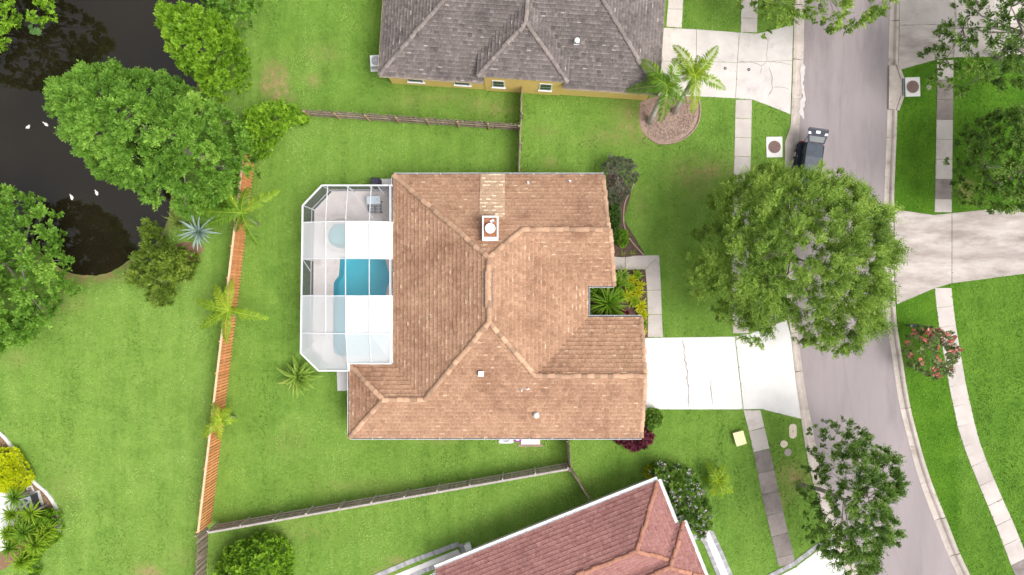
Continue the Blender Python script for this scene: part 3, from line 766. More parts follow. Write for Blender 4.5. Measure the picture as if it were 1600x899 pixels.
def deck(mb, pl, poly, th=.12):
    n = len(poly); top = [pl.at(*p) for p in poly]; bot = [p-Vector((0,0,th)) for p in top]
    a = sum(poly[i][0]*poly[(i+1)%n][1]-poly[(i+1)%n][0]*poly[i][1] for i in range(n))
    if a < 0: top, bot = top[::-1], bot[::-1]
    fs = []
    for t in tessellate_polygon([[Vector((p.x, p.y, 0)) for p in top]]):
        if (top[t[1]]-top[t[0]]).cross(top[t[2]]-top[t[0]]).z < 0: t = t[::-1]
        fs.append(t); fs.append(tuple(i+n for i in t[::-1]))
    for i in range(n): j = (i+1) % n; fs.append((i+n, j+n, j, i))
    mb.add(top+bot, fs)
def cap_mesh(m, L=.52, w=.40, h=.13):
    b = MB(); N = 6
    for e, sc, z in ((0, 1.0, .03), (1, .82, .0)):
        for k in range(N+1):
            a = math.pi*k/N; b.v.append((e*L, math.cos(a)*w/2*sc, math.sin(a)*h*sc+z-.03))
    for k in range(N): b.f.append((k, k+1, N+2+k, N+1+k)[::-1])
    b.f.append(tuple(range(N+1))); b.a = [.5]*len(b.f)
    return mesh_of(b, 'ridge_tile', m)
def caps(roof, me, A, B, step=.46, lift=.05, jit=.02):
    """cap tiles laid from the low end A to the high end B"""
    A, B = Vector(A), Vector(B); d = B-A; n = max(1, int(d.length/step)); d.normalize()
    q = d.to_track_quat('X', 'Z')
    for i in range(n):
        p = A+d*(i*(B-A).length/n)+Vector((random.gauss(0,jit), random.gauss(0,jit), lift+random.uniform(0,.012)))
        shared('ridge_tile', me, roof, p, q)
def gutter(parent, a, b, out, mat='white_metal', w=.16, floor='gutter_dark'):
    """open box gutter along an eave: back, floor and lip, with hanger straps"""
    a, b, o = Vector(a), Vector(b), Vector(out); m = MB(); d = (b-a).normalized()
    prof = [(.0,.0),(.0,-.13),(w,-.13),(w,.0),(w-.022,.0),(w-.022,-.11),(.022,-.11),(.022,.0)]
    vs = [p+o*x+Vector((0,0,z)) for p in (a, b) for x, z in prof]; n = len(prof)
    m.add(vs, [tuple(range(n)), tuple(range(2*n-1, n-1, -1))]+[(i, (i+1) % n, n+(i+1) % n, n+i) for i in range(n)])
    g = m.build('gutter', M[mat], parent)
    m = MB(); m.bar(a+o*(w/2)+Vector((0,0,-.10)), b+o*(w/2)+Vector((0,0,-.10)), w-.05, .012); m.build('gutter_floor', M[floor], g)
    L = (b-a).length; k = int(L/1.6); hm = MB()
    for i in range(1, k):
        p = a+d*(L*i/k)+o*(w/2)+Vector((0,0,-.005)); hm.bar(p-o*(w/2), p+o*(w/2), .035, .012)
    if k > 1: hm.build('hanger', M[mat], g)
def tile_field(mb, mat, roof): return tag(mb.build('tile_field', M[mat], roof), kind='stuff')

# ------------------------------------------------------------------ main house
ZE = 2.7
house = thing('house', 'brown tiled roof house with a screened pool behind it', 'house', P(790, 480))
yN, yS, xW, xE = P(0, 274, ZE).y, P(0, 683.5, ZE).y, P(615.5, 0, ZE).x, P(918, 0, ZE).x
yWS, yGN = P(0, 446, ZE).y, P(0, 496.5, ZE).y; ySN, xSW = P(0, 570, ZE).y, P(546.5, 0, ZE).x
W_ = Pl((xW,0), (1,0,0), .525, ZE); E_ = Pl((xE,0), (-1,0,0), .525, ZE)
N_ = Pl((0,yN), (0,-1,0), .60, ZE); S_ = Pl((0,yS), (0,1,0), .43, ZE)
WS = Pl((0,yWS), (0,1,0), .65, ZE); GN = Pl((0,yGN), (0,-1,0), .51, ZE)
SN = Pl((0,ySN), (0,-1,0), .545, ZE); SW = Pl((xSW,0), (1,0,0), .474, ZE)
aN, aS = meet(W_,N_,E_), meet(W_,S_,E_); p1, p2 = meet(N_,WS,E_), meet(S_,GN,E_)
p3, p4 = meet(S_,SN,W_), meet(S_,SN,SW)
xg, xg2, xs_, xs2 = P(943,0,ZE).x, P(943,0,ZE).x+.05, P(953,0,5.1).x+.05, P(960,0,ZE).x
xr, xr2 = P(1003,0,ZE).x, P(1009,0,4.7).x
roof = MB(); F = [(W_, [(xW,yN),aN,aS,p3,(xW,ySN)]), (N_, [(xW,yN),(xg,yN),(xg2,p1[1]),p1,aN]),
     (E_, [aN,p1,(xE,yWS),(xE,yGN),p2,aS]), (S_, [(xSW,yS),(xr,yS),(xr2,p2[1]),p2,aS,p3,p4]),
     (WS, [p1,(xs_,p1[1]),(xs2,yWS),(xE,yWS)]), (GN, [p2,(xr2,p2[1]),(xr,yGN),(xE,yGN)]),
     (SN, [p4,p3,(xW,ySN),(xSW,ySN)]), (SW, [(xSW,yS),p4,(xSW,ySN)])]
for pl, po in F: deck(roof, pl, po)
roof = roof.build('roof', M['tile_brown'], house)
f = MB()
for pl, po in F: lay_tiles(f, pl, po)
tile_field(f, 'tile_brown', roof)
# the strip of newer pale tiles above the chimney, laid over the old course
pale = MB(); xa, xb = P(750,0,3.6).x, P(789,0,3.6).x
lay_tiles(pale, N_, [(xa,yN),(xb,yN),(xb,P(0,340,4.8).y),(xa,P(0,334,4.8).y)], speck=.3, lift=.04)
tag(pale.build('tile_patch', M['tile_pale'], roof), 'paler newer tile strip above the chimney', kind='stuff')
cm = cap_mesh(M['cap_brown'])
def pt(pl, p): return pl.at(*p)
for pl, a, b in ((W_,(xW,yN),aN), (W_,p3,aS), (SW,(xSW,yS),p4), (SW,(xSW,ySN),p4), (E_,p1,aN), (E_,p2,aS), (W_,aS,aN), (S_,p4,p3),
                 (N_,(xg2,p1[1]),p1), (S_,(xr2,p2[1]),p2)): caps(roof, cm, pt(pl,a), pt(pl,b))
# rake tiles on the two gable ends
for pl, a, b in ((WS,(xs2,yWS),(xs_,p1[1])), (S_,(xr,yS),(xr2,p2[1])), (GN,(xr,yGN),(xr2,p2[1])), (N_,(xg,yN),(xg2,p1[1]))):
    caps(roof, cm, pt(pl,a)+Vector((-.05,0,-.02)), pt(pl,b)+Vector((-.05,0,-.02)), lift=.0)
walls = MB(); o = .5
walls.box(((xW+xE)/2, (yN+yS)/2, 1.3), (xE-xW-2*o, yN-yS-2*o, 2.6)); walls.box(((xE+xg)/2-.4, (yN+yWS)/2, 1.29), (xg-xE, yN-yWS-2*o, 2.58))
walls.box(((xE+xr)/2-.4, (yGN+yS)/2, 1.29), (xr-xE, yGN-yS-2*o, 2.58)); walls.box(((xW+xSW)/2+.4, (ySN+yS)/2, 1.29), (xW-xSW, ySN-yS-2*o, 2.58))
# gable triangles
for x, y0, y1, yr, z in ((xg-.45, yWS+.3, yN-.3, p1[1], N_.z(0,p1[1])-.15), (xr-.45, yS+.3, yGN-.3, p2[1], S_.z(0,p2[1])-.15)):
    walls.add([(x,y0,2.5),(x,y1,2.5),(x,yr,z),(x-.2,y0,2.5),(x-.2,y1,2.5),(x-.2,yr,z)], [(0,1,2),(5,4,3),(0,2,5,3),(1,4,5,2),(0,3,4,1)])
walls.build('wall', M['stucco'], house)
b = MB(); b.box((xr-.43, (yGN+yS)/2, 1.1), (.06, 4.9, 2.15)); gd = b.build('garage_door', M['white_metal'], house)
for k in range(4):
    b = MB(); b.box((xr-.395, (yGN+yS)/2, .3+k*.53), (.02, 4.75, .47)); b.build('door_panel', M['white_metal'], gd)
zg = ZE-.03
gutter(house, (xW,yN+.02,zg), (xg,yN+.02,zg), (0,1,0)); gutter(house, (xSW,yS-.02,zg), (xr,yS-.02,zg), (0,-1,0))
gutter(house, (xSW-.02,yS,zg), (xSW-.02,ySN,zg), (-1,0,0)); gutter(house, (xW-.02,ySN,zg), (xW-.02,yN,zg), (-1,0,0))
gutter(house, (xE+.02,yGN-.8,zg), (xE+.02,yWS,zg), (1,0,0), 'steel'); gutter(house, (xE,yWS-.02,zg), (xs2,yWS-.02,zg), (0,-1,0), 'steel')
gutter(house, (xE,yGN+.02,zg), (xr,yGN+.02,zg), (0,1,0), 'steel'); gutter(house, (xSW,ySN+.02,zg), (xW,ySN+.02,zg), (0,1,0))
# ridge vent
b = MB(); za = W_.z(*aN)+.10; y0, y1 = P(0,424,za).y, P(0,481,za).y
b.box((aN[0], (y0+y1)/2, za), (.5, y0-y1, .06)); rv = b.build('ridge_vent', M['tile_brown'], roof)
for s in (-1, 1):
    b = MB(); b.box((aN[0]+s*.24, (y0+y1)/2, za+.02), (.03, y0-y1+.02, .08)); b.build('vent_lip', M['gutter_dark'], rv)
def on_roof(pl, px, py, lift=0):
    z = 4.0
    for _ in range(30): p = P(px, py, z); z = .5*z+.5*(pl.z(p.x, p.y)+lift)
    return P(px, py, z)
def pipe_vent(pl, px, py, parent, hood=True, r=.08, h=.35):
    p = on_roof(pl, px, py); b = MB(); b.tube([p-Vector((0,0,.1)), p+Vector((0,0,h))], r, 12); o_ = b.build('vent_pipe', M['white_metal'], parent)
    b = MB(); b.box(p+Vector((0,0,.03)), (r*5, r*5, .03), 0, .5, Matrix.Rotation(math.atan(pl.b), 3, 'X') @ Matrix.Rotation(-math.atan(pl.a), 3, 'Y')); b.build('flashing', M['steel'], o_)
    if hood:
        b = MB(); b.lathe(p+Vector((0,0,h-.02)), [(.14,0),(.2,.03),(.17,.10),(.08,.14)], 16); b.build('vent_hood', M['white_metal'], o_)
pipe_vent(S_, 838, 648, roof); pipe_vent(S_, 825, 607, roof, False, .05); pipe_vent(S_, 815, 610, roof, False, .05)
pipe_vent(N_, 890, 284, roof, False, .06); pipe_vent(N_, 825, 286, roof, False, .06)
p = on_roof(S_, 752, 583.5); b = MB(); b.box(p+Vector((0,0,.15)), (.32,.32,.4)); v_ = b.build('vent_box', M['white_metal'], roof)
b = MB(); b.box(p+Vector((0,0,.37)), (.38,.38,.04)); b.build('vent_cap', M['white_metal'], v_)
# chimney: white cladding box with a rusted pan and a round flue cap
pc = on_roof(N_, 766, 358, .9); z1 = N_.z(pc.x, pc.y)+.9; k = (CAMH-z1)/FPX
w, l = 25*k, 39*k; cx, cy = pc.x, pc.y+.05; z0 = N_.z(cx, cy)-.9
b = MB()
for (dx, dy, sx, sy) in ((-w/2+.05,0,.1,l),(w/2-.05,0,.1,l),(0,l/2-.06,w-.2,.12),(0,-l/2+.13,w-.2,.26)): b.box((cx+dx, cy+dy, (z0+z1)/2), (sx, sy, z1-z0))
ch = b.build('chimney', M['white_metal'], roof)
b = MB(); b.box((cx, cy+.05, z1-.09), (w-.22, l-.40, .06)); b.build('chimney_pan', M['rust'], ch)
b = MB(); b.lathe((cx, cy-.02, z1-.06), [(.2,0),(.2,.25)], 20); b.build('flue', M['dark_metal'], ch)
b = MB(); b.lathe((cx, cy-.02, z1+.19), [(.32,0),(.36,.02),(.35,.06),(.15,.1)], 24); b.build('flue_cap', M['white_metal'], ch)
b = MB(); b.box((cx+.12, cy+.5, z1-.03), (.3,.2,.08), .6); b.build('bracket', M['steel'], ch)

# ------------------------------------------------------------------ yellow house (rotated a little)
ZY = 3.0
yh = thing('house', 'yellow walled house with a grey tiled roof beside two palms', 'house', P(820, 30))
A0, A1 = P(592.5, 117.5, ZY), P(1029, 146.5, ZY); eu = (A1-A0).normalized(); ev = Vector((-eu.y, eu.x, 0)); Ly = (A1-A0).length
def Y2(u, v): q = A0+eu*u+ev*v; return (q.x, q.y)
D = 17.0; pit = .5
YS = Pl(Y2(0,0), ev, pit, ZY); YN = Pl(Y2(0,D), -ev, pit, ZY); YW = Pl(Y2(0,0), eu, pit*1.02, ZY); YE = Pl(Y2(Ly,0), -eu, pit*1.12, ZY)
h1, h2 = meet(YS,YN,YW), meet(YS,YN,YE)
zT = 3.95; B0, B1 = P(745.5, 120, zT), P(887, 128, zT)
def uv(p): q = Vector((p[0], p[1], 0))-Vector((A0.x, A0.y, 0)); return q.dot(eu), q.dot(ev)
u0, vb = uv(B0); u1, _ = uv(B1); um = (u0+u1)/2; vb = (uv(B0)[1]+uv(B1)[1])/2
TW = Pl(Y2(u0,vb), eu, pit, zT); TE = Pl(Y2(u1,vb), -eu, pit, zT); TS = Pl(Y2(um,vb), ev, pit*.95, zT)
tA = meet(TW,TE,TS); zt = TW.z(*tA)
vR = uv(tA)[1]; v_end = 0
# where the bay's eaves and ridge run into the main slope
def v_at(z): return (z-ZY)/pit
tR = Y2(um, v_at(zt)); tL = Y2(u0, v_at(zT)); tRt = Y2(u1, v_at(zT))
FY = [(YS, [Y2(0,0),Y2(u0+.45,0),Y2(u0+.45,1.1),Y2(u1-.3,1.1),Y2(u1-.3,0),Y2(Ly,0),h2,h1]), (YN, [Y2(0,D),Y2(Ly,D),h2,h1]), (YW, [Y2(0,0),h1,Y2(0,D)]), (YE, [Y2(Ly,0),h2,Y2(Ly,D)]),
      (TW, [Y2(u0,vb),tA,tR,tL]), (TE, [Y2(u1,vb),tA,tR,tRt]), (TS, [Y2(u0,vb),Y2(u1,vb),tA])]
rm = MB(); tf = MB()
for pl, po in FY: deck(rm, pl, po)
yroof = rm.build('roof', M['tile_grey'], yh)
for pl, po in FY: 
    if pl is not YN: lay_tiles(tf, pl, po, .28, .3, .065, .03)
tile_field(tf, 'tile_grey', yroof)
cg = cap_mesh(M['cap_grey'], .45, .33, .10)
for pl, a, c_ in ((YS,Y2(0,0),h1), (YS,Y2(Ly,0),h2), (TS,Y2(u0,vb),tA), (TS,Y2(u1,vb),tA), (TW,tR,tA), (YS,h1,h2)): caps(yroof, cg, pl.at(*a), pl.at(*c_), .36)
wm = MB()
def ybox(m, ua, ub, va, vc, z0, z1): m.prism([Y2(ua,va),Y2(ub,va),Y2(ub,vc),Y2(ua,vc)], z0, z1)
WI = .4
ybox(wm, WI, u0+.5, .32, D-WI, 0, ZY-.12); ybox(wm, u0+.5, u1-.35, vb+.4, D-WI, 0, ZY-.13); ybox(wm, u1-.35, Ly-WI, .32, D-WI, 0, ZY-.12); ybox(wm, u0+.45, u1-.32, vb+.16, v_at(zT)+.5, 0, zT-.12)
wm.build('wall', M['stucco_yellow'], yh)
def ywin(px, width, zc, hgt, v=.32):
    uc = uv(P(px, 130, zc))[0]
    b = MB(); c_ = Y2(uc, v); rot = math.atan2(eu.y, eu.x)
    b.box((c_[0], c_[1], zc), (width, .10, hgt), rot); wn_ = b.build('window', M['white_metal'], yh)
    for s in (-1, 1):
        b = MB(); cc = Y2(uc, v-.045); b.box((cc[0], cc[1], zc+s*hgt*.235), (width-.16, .03, hgt*.42), rot); b.build('pane', M['glass'], wn_)
    b = MB(); cc = Y2(uc, v-.08); b.box((cc[0], cc[1], zc-hgt/2-.03), (width+.12, .12, .05), rot); b.build('sill', M['white_metal'], wn_)
ywin(648, 1.25, 1.55, 1.2); ywin(722, 1.25, 1.55, 1.2)
ywin(779, .95, 2.0, 1.5, vb+.16); ywin(853, .95, 2.0, 1.5, vb+.16)
gutter(yh, (*Y2(0,-.02),ZY-.03), (*Y2(u0+.4,-.02),ZY-.03), -ev, 'stucco', .1); gutter(yh, (*Y2(u1-.25,-.02),ZY-.03), (*Y2(Ly,-.02),ZY-.03), -ev, 'stucco', .1)
gutter(yh, (*Y2(-.02,0),ZY-.03), (*Y2(-.02,D),ZY-.03), -eu, 'stucco', .1)
pipe_vent(YS, 901, 66, yroof)
b = MB(); cc = Y2(uv(P(870,146,.4))[0], .34); b.box((cc[0], cc[1], .5), (.24,.14,.32), 0); b.build('meter_box', M['steel'], yh)

# ------------------------------------------------------------------ red roofed house (rotated)
rh = thing('house', 'red tiled roof house with wide white gutters and a paver patio', 'house', P(900, 870))
C0, C1 = P(1028, 751, ZE), P(680, 890, ZE); ru = (C1-C0).normalized(); rv_ = Vector((ru.y, -ru.x, 0))
if rv_.y > 0: rv_ = -rv_
Lr = (C1-C0).length
def R2(u, v): q = C0+ru*u+rv_*v; return (q.x, q.y)
pr = .55; DA = 6.9
RN = Pl(R2(0,0), rv_, pr, ZE); RE = Pl(R2(0,0), ru, pr, ZE); RS = Pl(R2(0,DA), -rv_, pr, ZE)
rA = meet(RN,RE,RS); rAe = R2(Lr, DA/2)
u_b, v_b0, v_b1 = -.62, 3.55, 7.95
QN = Pl(R2(0,v_b0), rv_, pr, ZE+.02); QS = Pl(R2(0,v_b1), -rv_, pr, ZE+.02); QE = Pl(R2(u_b,0), ru, pr, ZE+.02)
qA = meet(QN,QS,QE); qe = R2(7, (v_b0+v_b1)/2)
FR = [(RN, [R2(0,0),rA,rAe,R2(Lr,0)]), (RE, [R2(0,0),R2(0,DA),rA]), (RS, [R2(0,DA),rA,rAe,R2(Lr,DA)]),
      (QN, [R2(u_b,v_b0),qA,qe,R2(7,v_b0)]), (QE, [R2(u_b,v_b0),R2(u_b,v_b1),qA]), (QS, [R2(u_b,v_b1),qA,qe,R2(7,v_b1)])]
rm = MB(); tf = MB()
for pl, po in FR: deck(rm, pl, po)
rroof = rm.build('roof', M['tile_red'], rh)
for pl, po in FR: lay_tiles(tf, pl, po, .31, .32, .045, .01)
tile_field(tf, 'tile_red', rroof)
cr = cap_mesh(M['cap_red'], .62, .34, .11)
for pl, a, c_ in ((RN,R2(0,0),rA), (RN,rAe,rA), (RS,R2(0,DA),rA), (QN,R2(u_b,v_b0),qA), (QS,R2(u_b,v_b1),qA), (QN,qe,qA)): caps(rroof, cr, pl.at(*a), pl.at(*c_), .56, jit=.03)
for k_ in range(7):
    pass
wm = MB(); wm.prism([R2(.5,.5),R2(Lr-.3,.5),R2(Lr-.3,DA-.5),R2(.5,DA-.5)], 0, 2.58); wm.prism([R2(u_b+.5,v_b0+.5),R2(5,v_b0+.5),R2(5,v_b1-.5),R2(u_b+.5,v_b1-.5)], 0, 2.57)
wm.build('wall', M['stucco_white'], rh)
gutter(rh, (*R2(-.02,-.02),ZE-.02), (*R2(Lr,-.02),ZE-.02), -rv_, 'white_metal', .27, 'white_metal')
gutter(rh, (*R2(-.02,0),ZE-.02), (*R2(-.02,v_b0),ZE-.02), -ru, 'white_metal', .25, 'white_metal')
gutter(rh, (*R2(u_b-.02,v_b0),ZE-.02), (*R2(u_b-.02,v_b1),ZE-.02), -ru, 'white_metal', .25, 'white_metal')
m = MB(); m.bar((*R2(0,-.02+.06),ZE-.0), (*R2(Lr,.04),ZE), .05, .07); m.build('drip_edge', M['white_metal'], rh)
# lanai frame stub at the end of the roof
for q0, q1 in (((683,889),(670,905)),((683,889),(700,884)),((672,899),(690,894)),((677,895),(697,888))):
    b = MB(); b.bar(P(*q0,2.5), P(*q1,2.5), .08, .08); b.build('lanai_beam', M['white_metal'], rh)
# white equipment cube on the grass at the patio corner
c = P(731, 855.5, .5); t = thing('utility_box', 'small white square box on the grass beside the paver patio', 'utility box', (c.x, c.y, 0))
b = MB(); b.box((c.x, c.y, .25), (.42,.42,.5), .38); b.build('base', M['white_metal'], t); b = MB(); b.box((c.x, c.y, .52), (.48,.48,.04), .38); b.build('lid', M['white_metal'], t)

# white painted patio corner beside the curved garden
rr = structure_root('patio', P(0, 800)); slab(rr, [(-90,735),(0,762),(18,772),(28,792),(30,812),(-90,806)], 'patio_white', z=.12, th=.2); slab(rr, [(-90,806),(30,812),(18,860),(-90,875)], 'patio_white', z=.12, th=.2)

# ------------------------------------------------------------------ air conditioners
def ac_unit(px, py, rot, label, size=.85, h=.85, casing='steel'):
    c = P(px, py, h); t = thing('air_conditioner', label, 'air conditioner', (c.x, c.y, 0)); R = Matrix.Rotation(rot, 3, 'Z'); c.z = 0
    b = MB(); b.box(c+Vector((0,0,.04)), (size+.3, size+.3, .12), rot); b.build('pad', M['concrete_white'], t)
    b = MB(); s = size/2
    for x, y in ((-1,-1),(1,-1),(1,1),(-1,1)): b.bar(c+R@Vector((x*(s-.03),y*(s-.03),.1)), c+R@Vector((x*(s-.03),y*(s-.03),h-.06)), .06, .06)
    b.box(c+Vector((0,0,(h+.02)/2)), (size-.1, size-.1, h-.14), rot); b.build('casing', M[casing], t)
    b = MB()  # top panel with a round opening
    n = 24; ring = []
    for k in range(n):
        a = 2*math.pi*k/n; ca, sa = math.cos(a), math.sin(a); q = s/max(abs(ca), abs(sa))
        ring += [c+R@Vector((ca*q,sa*q,h)), c+R@Vector((ca*s*.8,sa*s*.8,h)), c+R@Vector((ca*q,sa*q,h-.07)), c+R@Vector((ca*s*.8,sa*s*.8,h-.07))]
    fs = []
    for k in range(n):
        i, j = 4*k, 4*((k+1) % n); fs += [(i,j,j+1,i+1),(i+2,j+2,j,i),(i+1,j+1,j+3,i+3)]
    b.add(ring, fs); b.build('top_panel', M['white_metal' if casing == 'steel' else 'steel'], t)
    b = MB(); b.lathe(c+Vector((0,0,h-.08)), [(s*.8,0),(s*.8,.01)], 24); b.build('fan_well', M['dark_metal'], t)
    b = MB(); b.lathe(c+Vector((0,0,h-.05)), [(.12,0),(.12,.06),(.08,.07)], 16); b.build('fan_hub', M['steel'], t)
    for k in range(4):
        b = MB(); a = rot+k*math.pi/2+.4; d = Vector((math.cos(a),math.sin(a),0)); sd = Vector((-d.y,d.x,0)); z = Vector((0,0,h-.045))
        b.add([c+z+d*.1-sd*.06, c+z+d*(s*.74)-sd*.13, c+z+d*(s*.74)+sd*.1+Vector((0,0,.03)), c+z+d*.1+sd*.06+Vector((0,0,.03))], [(0,1,2,3)]); b.build('fan_blade', M['steel'], t)
    b = MB()
    for rr in (.3,.5,.68,.8):
        pts = [c+Vector((s*rr*math.cos(a), s*rr*math.sin(a), h+.012)) for a in np.linspace(0, 2*math.pi, 25)]; b.tube(pts, .006, 4, cap=False)
    for k in range(8):
        a = k*math.pi/4; b.bar(c+Vector((0,0,h+.012)), c+Vector((s*.8*math.cos(a), s*.8*math.sin(a), h+.012)), .01, .01)
    b.build('fan_grille', M['steel'], t); return t
ac_unit(587, 95, .06, 'white air conditioner beside the grey roof of the yellow house')
ac_unit(790.5, 684.5, 0, 'white air conditioner partly under the south eave of the brown roof')
ac_unit(39, 789, .3, 'blue grey air conditioner with dark sides on the gravel beside the white house', 1.05, 1.0, 'dark_metal')
c = P(47, 765, .1); t = thing('drain_box', 'small white framed box set in the gravel bed by the lime hedge', 'drain', (c.x, c.y, 0))
b = MB()
for dx, dy, sx, sy in ((-.2,0,.07,.5),(.2,0,.07,.5),(0,.22,.34,.07),(0,-.22,.34,.07)):
    v = Matrix.Rotation(.4,3,'Z')@Vector((dx,dy,0)); b.box((c.x+v.x, c.y+v.y, .05), (sx,sy,.14), .4)
b.build('frame', M['white_metal'], t); b = MB(); b.box((c.x, c.y, .04), (.34,.38,.06), .4); b.build('grate', M['lid_grey'], t)
# pool equipment by the south eave
c = P(829, 687, .2); t = thing('concrete_pad', 'pale concrete equipment pad under the south eave of the brown roof', 'pad', (c.x, c.y, 0))
b = MB(); b.box((c.x, c.y+.1, .05), (1.5, 1.0, .16)); b.build('slab', M['concrete_white'], t); b = MB(); b.box((c.x, c.y-.5, .03), (1.9, .18, .1)); b.build('step', M['mulch'], t)
c = P(810, 685.5, .6); t = thing('pool_pump', 'purple and white pool pump beside the concrete equipment pad', 'pump', (c.x, c.y, 0))
b = MB(); b.lathe((c.x-.05, c.y+.05, 0), [(.32,0),(.34,.1),(.33,.45),(.2,.56)], 20); b.build('tank', M['white_metal'], t)
b = MB(); b.tube([(c.x-.05+.3*math.cos(a), c.y+.05+.3*math.sin(a), .5) for a in np.linspace(math.pi*.9, math.pi*2.1, 16)], .06, 8); b.build('hose', M['plastic_purple'], t)
b = MB(); b.tube([(c.x+.2, c.y-.15, .05), (c.x+.2, c.y-.15, .5), (c.x+.05, c.y-.05, .56)], .055, 8); b.build('pipe', M['plastic_purple'], t)

# ------------------------------------------------------------------ pool, deck and screen cage
ZT = 3.0
wall_px = [(613.5,290),(503,290),(473,321.5),(470,552),(498,579.5),(545,579.5)]
top = [P(x, y, ZT) for x, y in wall_px]
base = [Vector((p.x, p.y, 0)) for p in top]
deck_poly = [(p.x, p.y) for p in base]+[(base[-1].x, P(0,568,ZT).y), (xW+.45, P(0,568,ZT).y), (xW+.45, base[0].y)]
def sheet_holes(name, outer, holes, z, th, mat):
    loops = [[Vector((*p, 0)) for p in lp] for lp in [outer]+holes]; flat = [p for lp in loops for p in lp]
    b = MB(); b.v = [(p.x, p.y, z) for p in flat]
    for t in tessellate_polygon(loops):
        q = [flat[i] for i in t]
        if (q[1]-q[0]).cross(q[2]-q[0]).z < 0: t = t[::-1]
        b.f.append(tuple(t))
    n0 = 0
    for lp in loops:
        n = len(lp); k0 = len(b.v); b.v += [(p.x, p.y, z-th) for p in lp]
        for i in range(n): j = (i+1) % n; b.f.append((n0+i, n0+j, k0+j, k0+i))
        n0 += n
    b.a = [.5]*len(b.f); return tag(b.build(name, M[mat]), kind='structure')
sheet_holes('pool_deck', deck_poly, [pool_poly, spa_poly], .05, .2, 'deck')
def basin(poly, z0, z1, mat, parent, step=None):
    b = MB(); n = len(poly); b.v = [(*p, z1) for p in poly]+[(*p, z0) for p in poly]
    for i in range(n): j = (i+1) % n; b.f.append((i, i+n, j+n, j))
    for t in tessellate_polygon([[Vector((*p, 0)) for p in poly]]): b.f.append(tuple(i+n for i in t))
    b.a = [.5]*len(b.f); return b.build('basin', M[mat], parent)
def sheet(poly, z, name, mat, parent):
    b = MB(); b.v = [(*p, z) for p in poly]
    for t in tessellate_polygon([[Vector((*p, 0)) for p in poly]]):
        q = [Vector(b.v[i]) for i in t]; b.f.append(tuple(t) if (q[1]-q[0]).cross(q[2]-q[0]).z > 0 else tuple(t[::-1]))
    b.a = [.5]*len(b.f); return b.build(name, M[mat], parent)
def coping(poly, w, z, parent, mat='coping'):
    pl_ = np.array(poly); n = len(pl_); c_ = pl_.mean(0)
    for i in range(n):
        a, e = pl_[i], pl_[(i+1) % n]; L = np.hypot(*(e-a)); d = (e-a)/L; o_ = np.array([d[1], -d[0]])
        if np.dot((a+e)/2+o_*.1-c_, (a+e)/2-c_) < np.dot((a+e)/2-c_, (a+e)/2-c_): o_ = -o_
        k = max(1, round(L/.9))
        for j in range(k):
            p, q = a+d*L*j/k+d*.006, a+d*L*(j+1)/k-d*.006
            b = MB(); b.prism([tuple(p-o_*.03), tuple(q-o_*.03), tuple(q+o_*w), tuple(p+o_*w)], z-.05, z+random.uniform(.0,.006)); b.build('coping_stone', M[mat], parent)
t = thing('swimming_pool', 'blue freeform swimming pool under the screen cage', 'pool', P(560, 480))
basin(pool_poly, -1.5, .03, 'pool_plaster', t); sheet(inset(pool_poly, -.01), -.1, 'water', 'pool_water', t); coping(pool_poly, .22, .07, t)
b = MB(); ladder = [(519.5,512)]; 
t = thing('hot_tub', 'round hot tub with a raised pale rim north of the pool', 'hot tub', SPA_C)
basin(spa_poly, -.7, .2, 'spa_plaster', t); sheet(inset(spa_poly, -.01), .1, 'water', 'pool_water', t); coping(spa_poly, .3, .25, t)
b = MB(); b.lathe((SPA_C.x, SPA_C.y, .06), [(1.62,0),(1.62,.10),(1.32,.11),(1.31,.0)], 40); b.f = b.f[:-2]; b.a = b.a[:-2]; b.build('step_ring', M['coping'], t)

cage = thing('pool_cage', 'white framed pool screen cage with dark and white panels', 'screen cage', P(545, 430))
def topz(px):   # gentle arch of the roof from the outer wall to the eave
    return float(np.interp(px, [470, 473, 509, 540, 577, 613.5], [3.0, 3.02, 3.5, 3.75, 3.7, 3.15]))
def roofpt(wx, wy, px): return Vector((wx, wy, topz(px)))
cols = [473, 509, 540, 577, 613.5]
def col_x(px): return P(px, 0, topz(px)).x
rows_px = [290, 347, 404.5, 462.5, 521, 568]
row_y = [P(0, y, 3.4).y for y in rows_px]; row_y[0] = top[0].y; row_y[-1] = P(0,568,ZT).y
def frame(name, a, b_, w=.09, h=.12): m = MB(); m.bar(a, b_, w, h); return m.build(name, M['cage_metal'], cage)
for i in range(len(top)-1):
    frame('top_rail', top[i], top[i+1], .11, .11); frame('chair_rail', base[i]+Vector((0,0,.8)), base[i+1]+Vector((0,0,.8)), .06, .08)
    frame('sill_rail', base[i]+Vector((0,0,.1)), base[i+1]+Vector((0,0,.1)), .06, .08)
frame('top_rail', top[-1], Vector((top[-1].x, row_y[-1], ZT)), .14, .14); frame('top_rail', Vector((top[-1].x, row_y[-1], ZT)), Vector((xW-.1, row_y[-1], ZT+.1)), .1, .12)
# posts along the walls
posts = list(base[1:]) + [Vector((base[2].x+(base[3].x-base[2].x)*k, row_y[i], 0)) for i, k in ((1,.12),(2,.37),(3,.62),(4,.87))]
posts += [base[1].lerp(base[0], k) for k in (.33,.66)]
for p in posts: frame('post', p, Vector((p.x, p.y, ZT)), .09, .09)
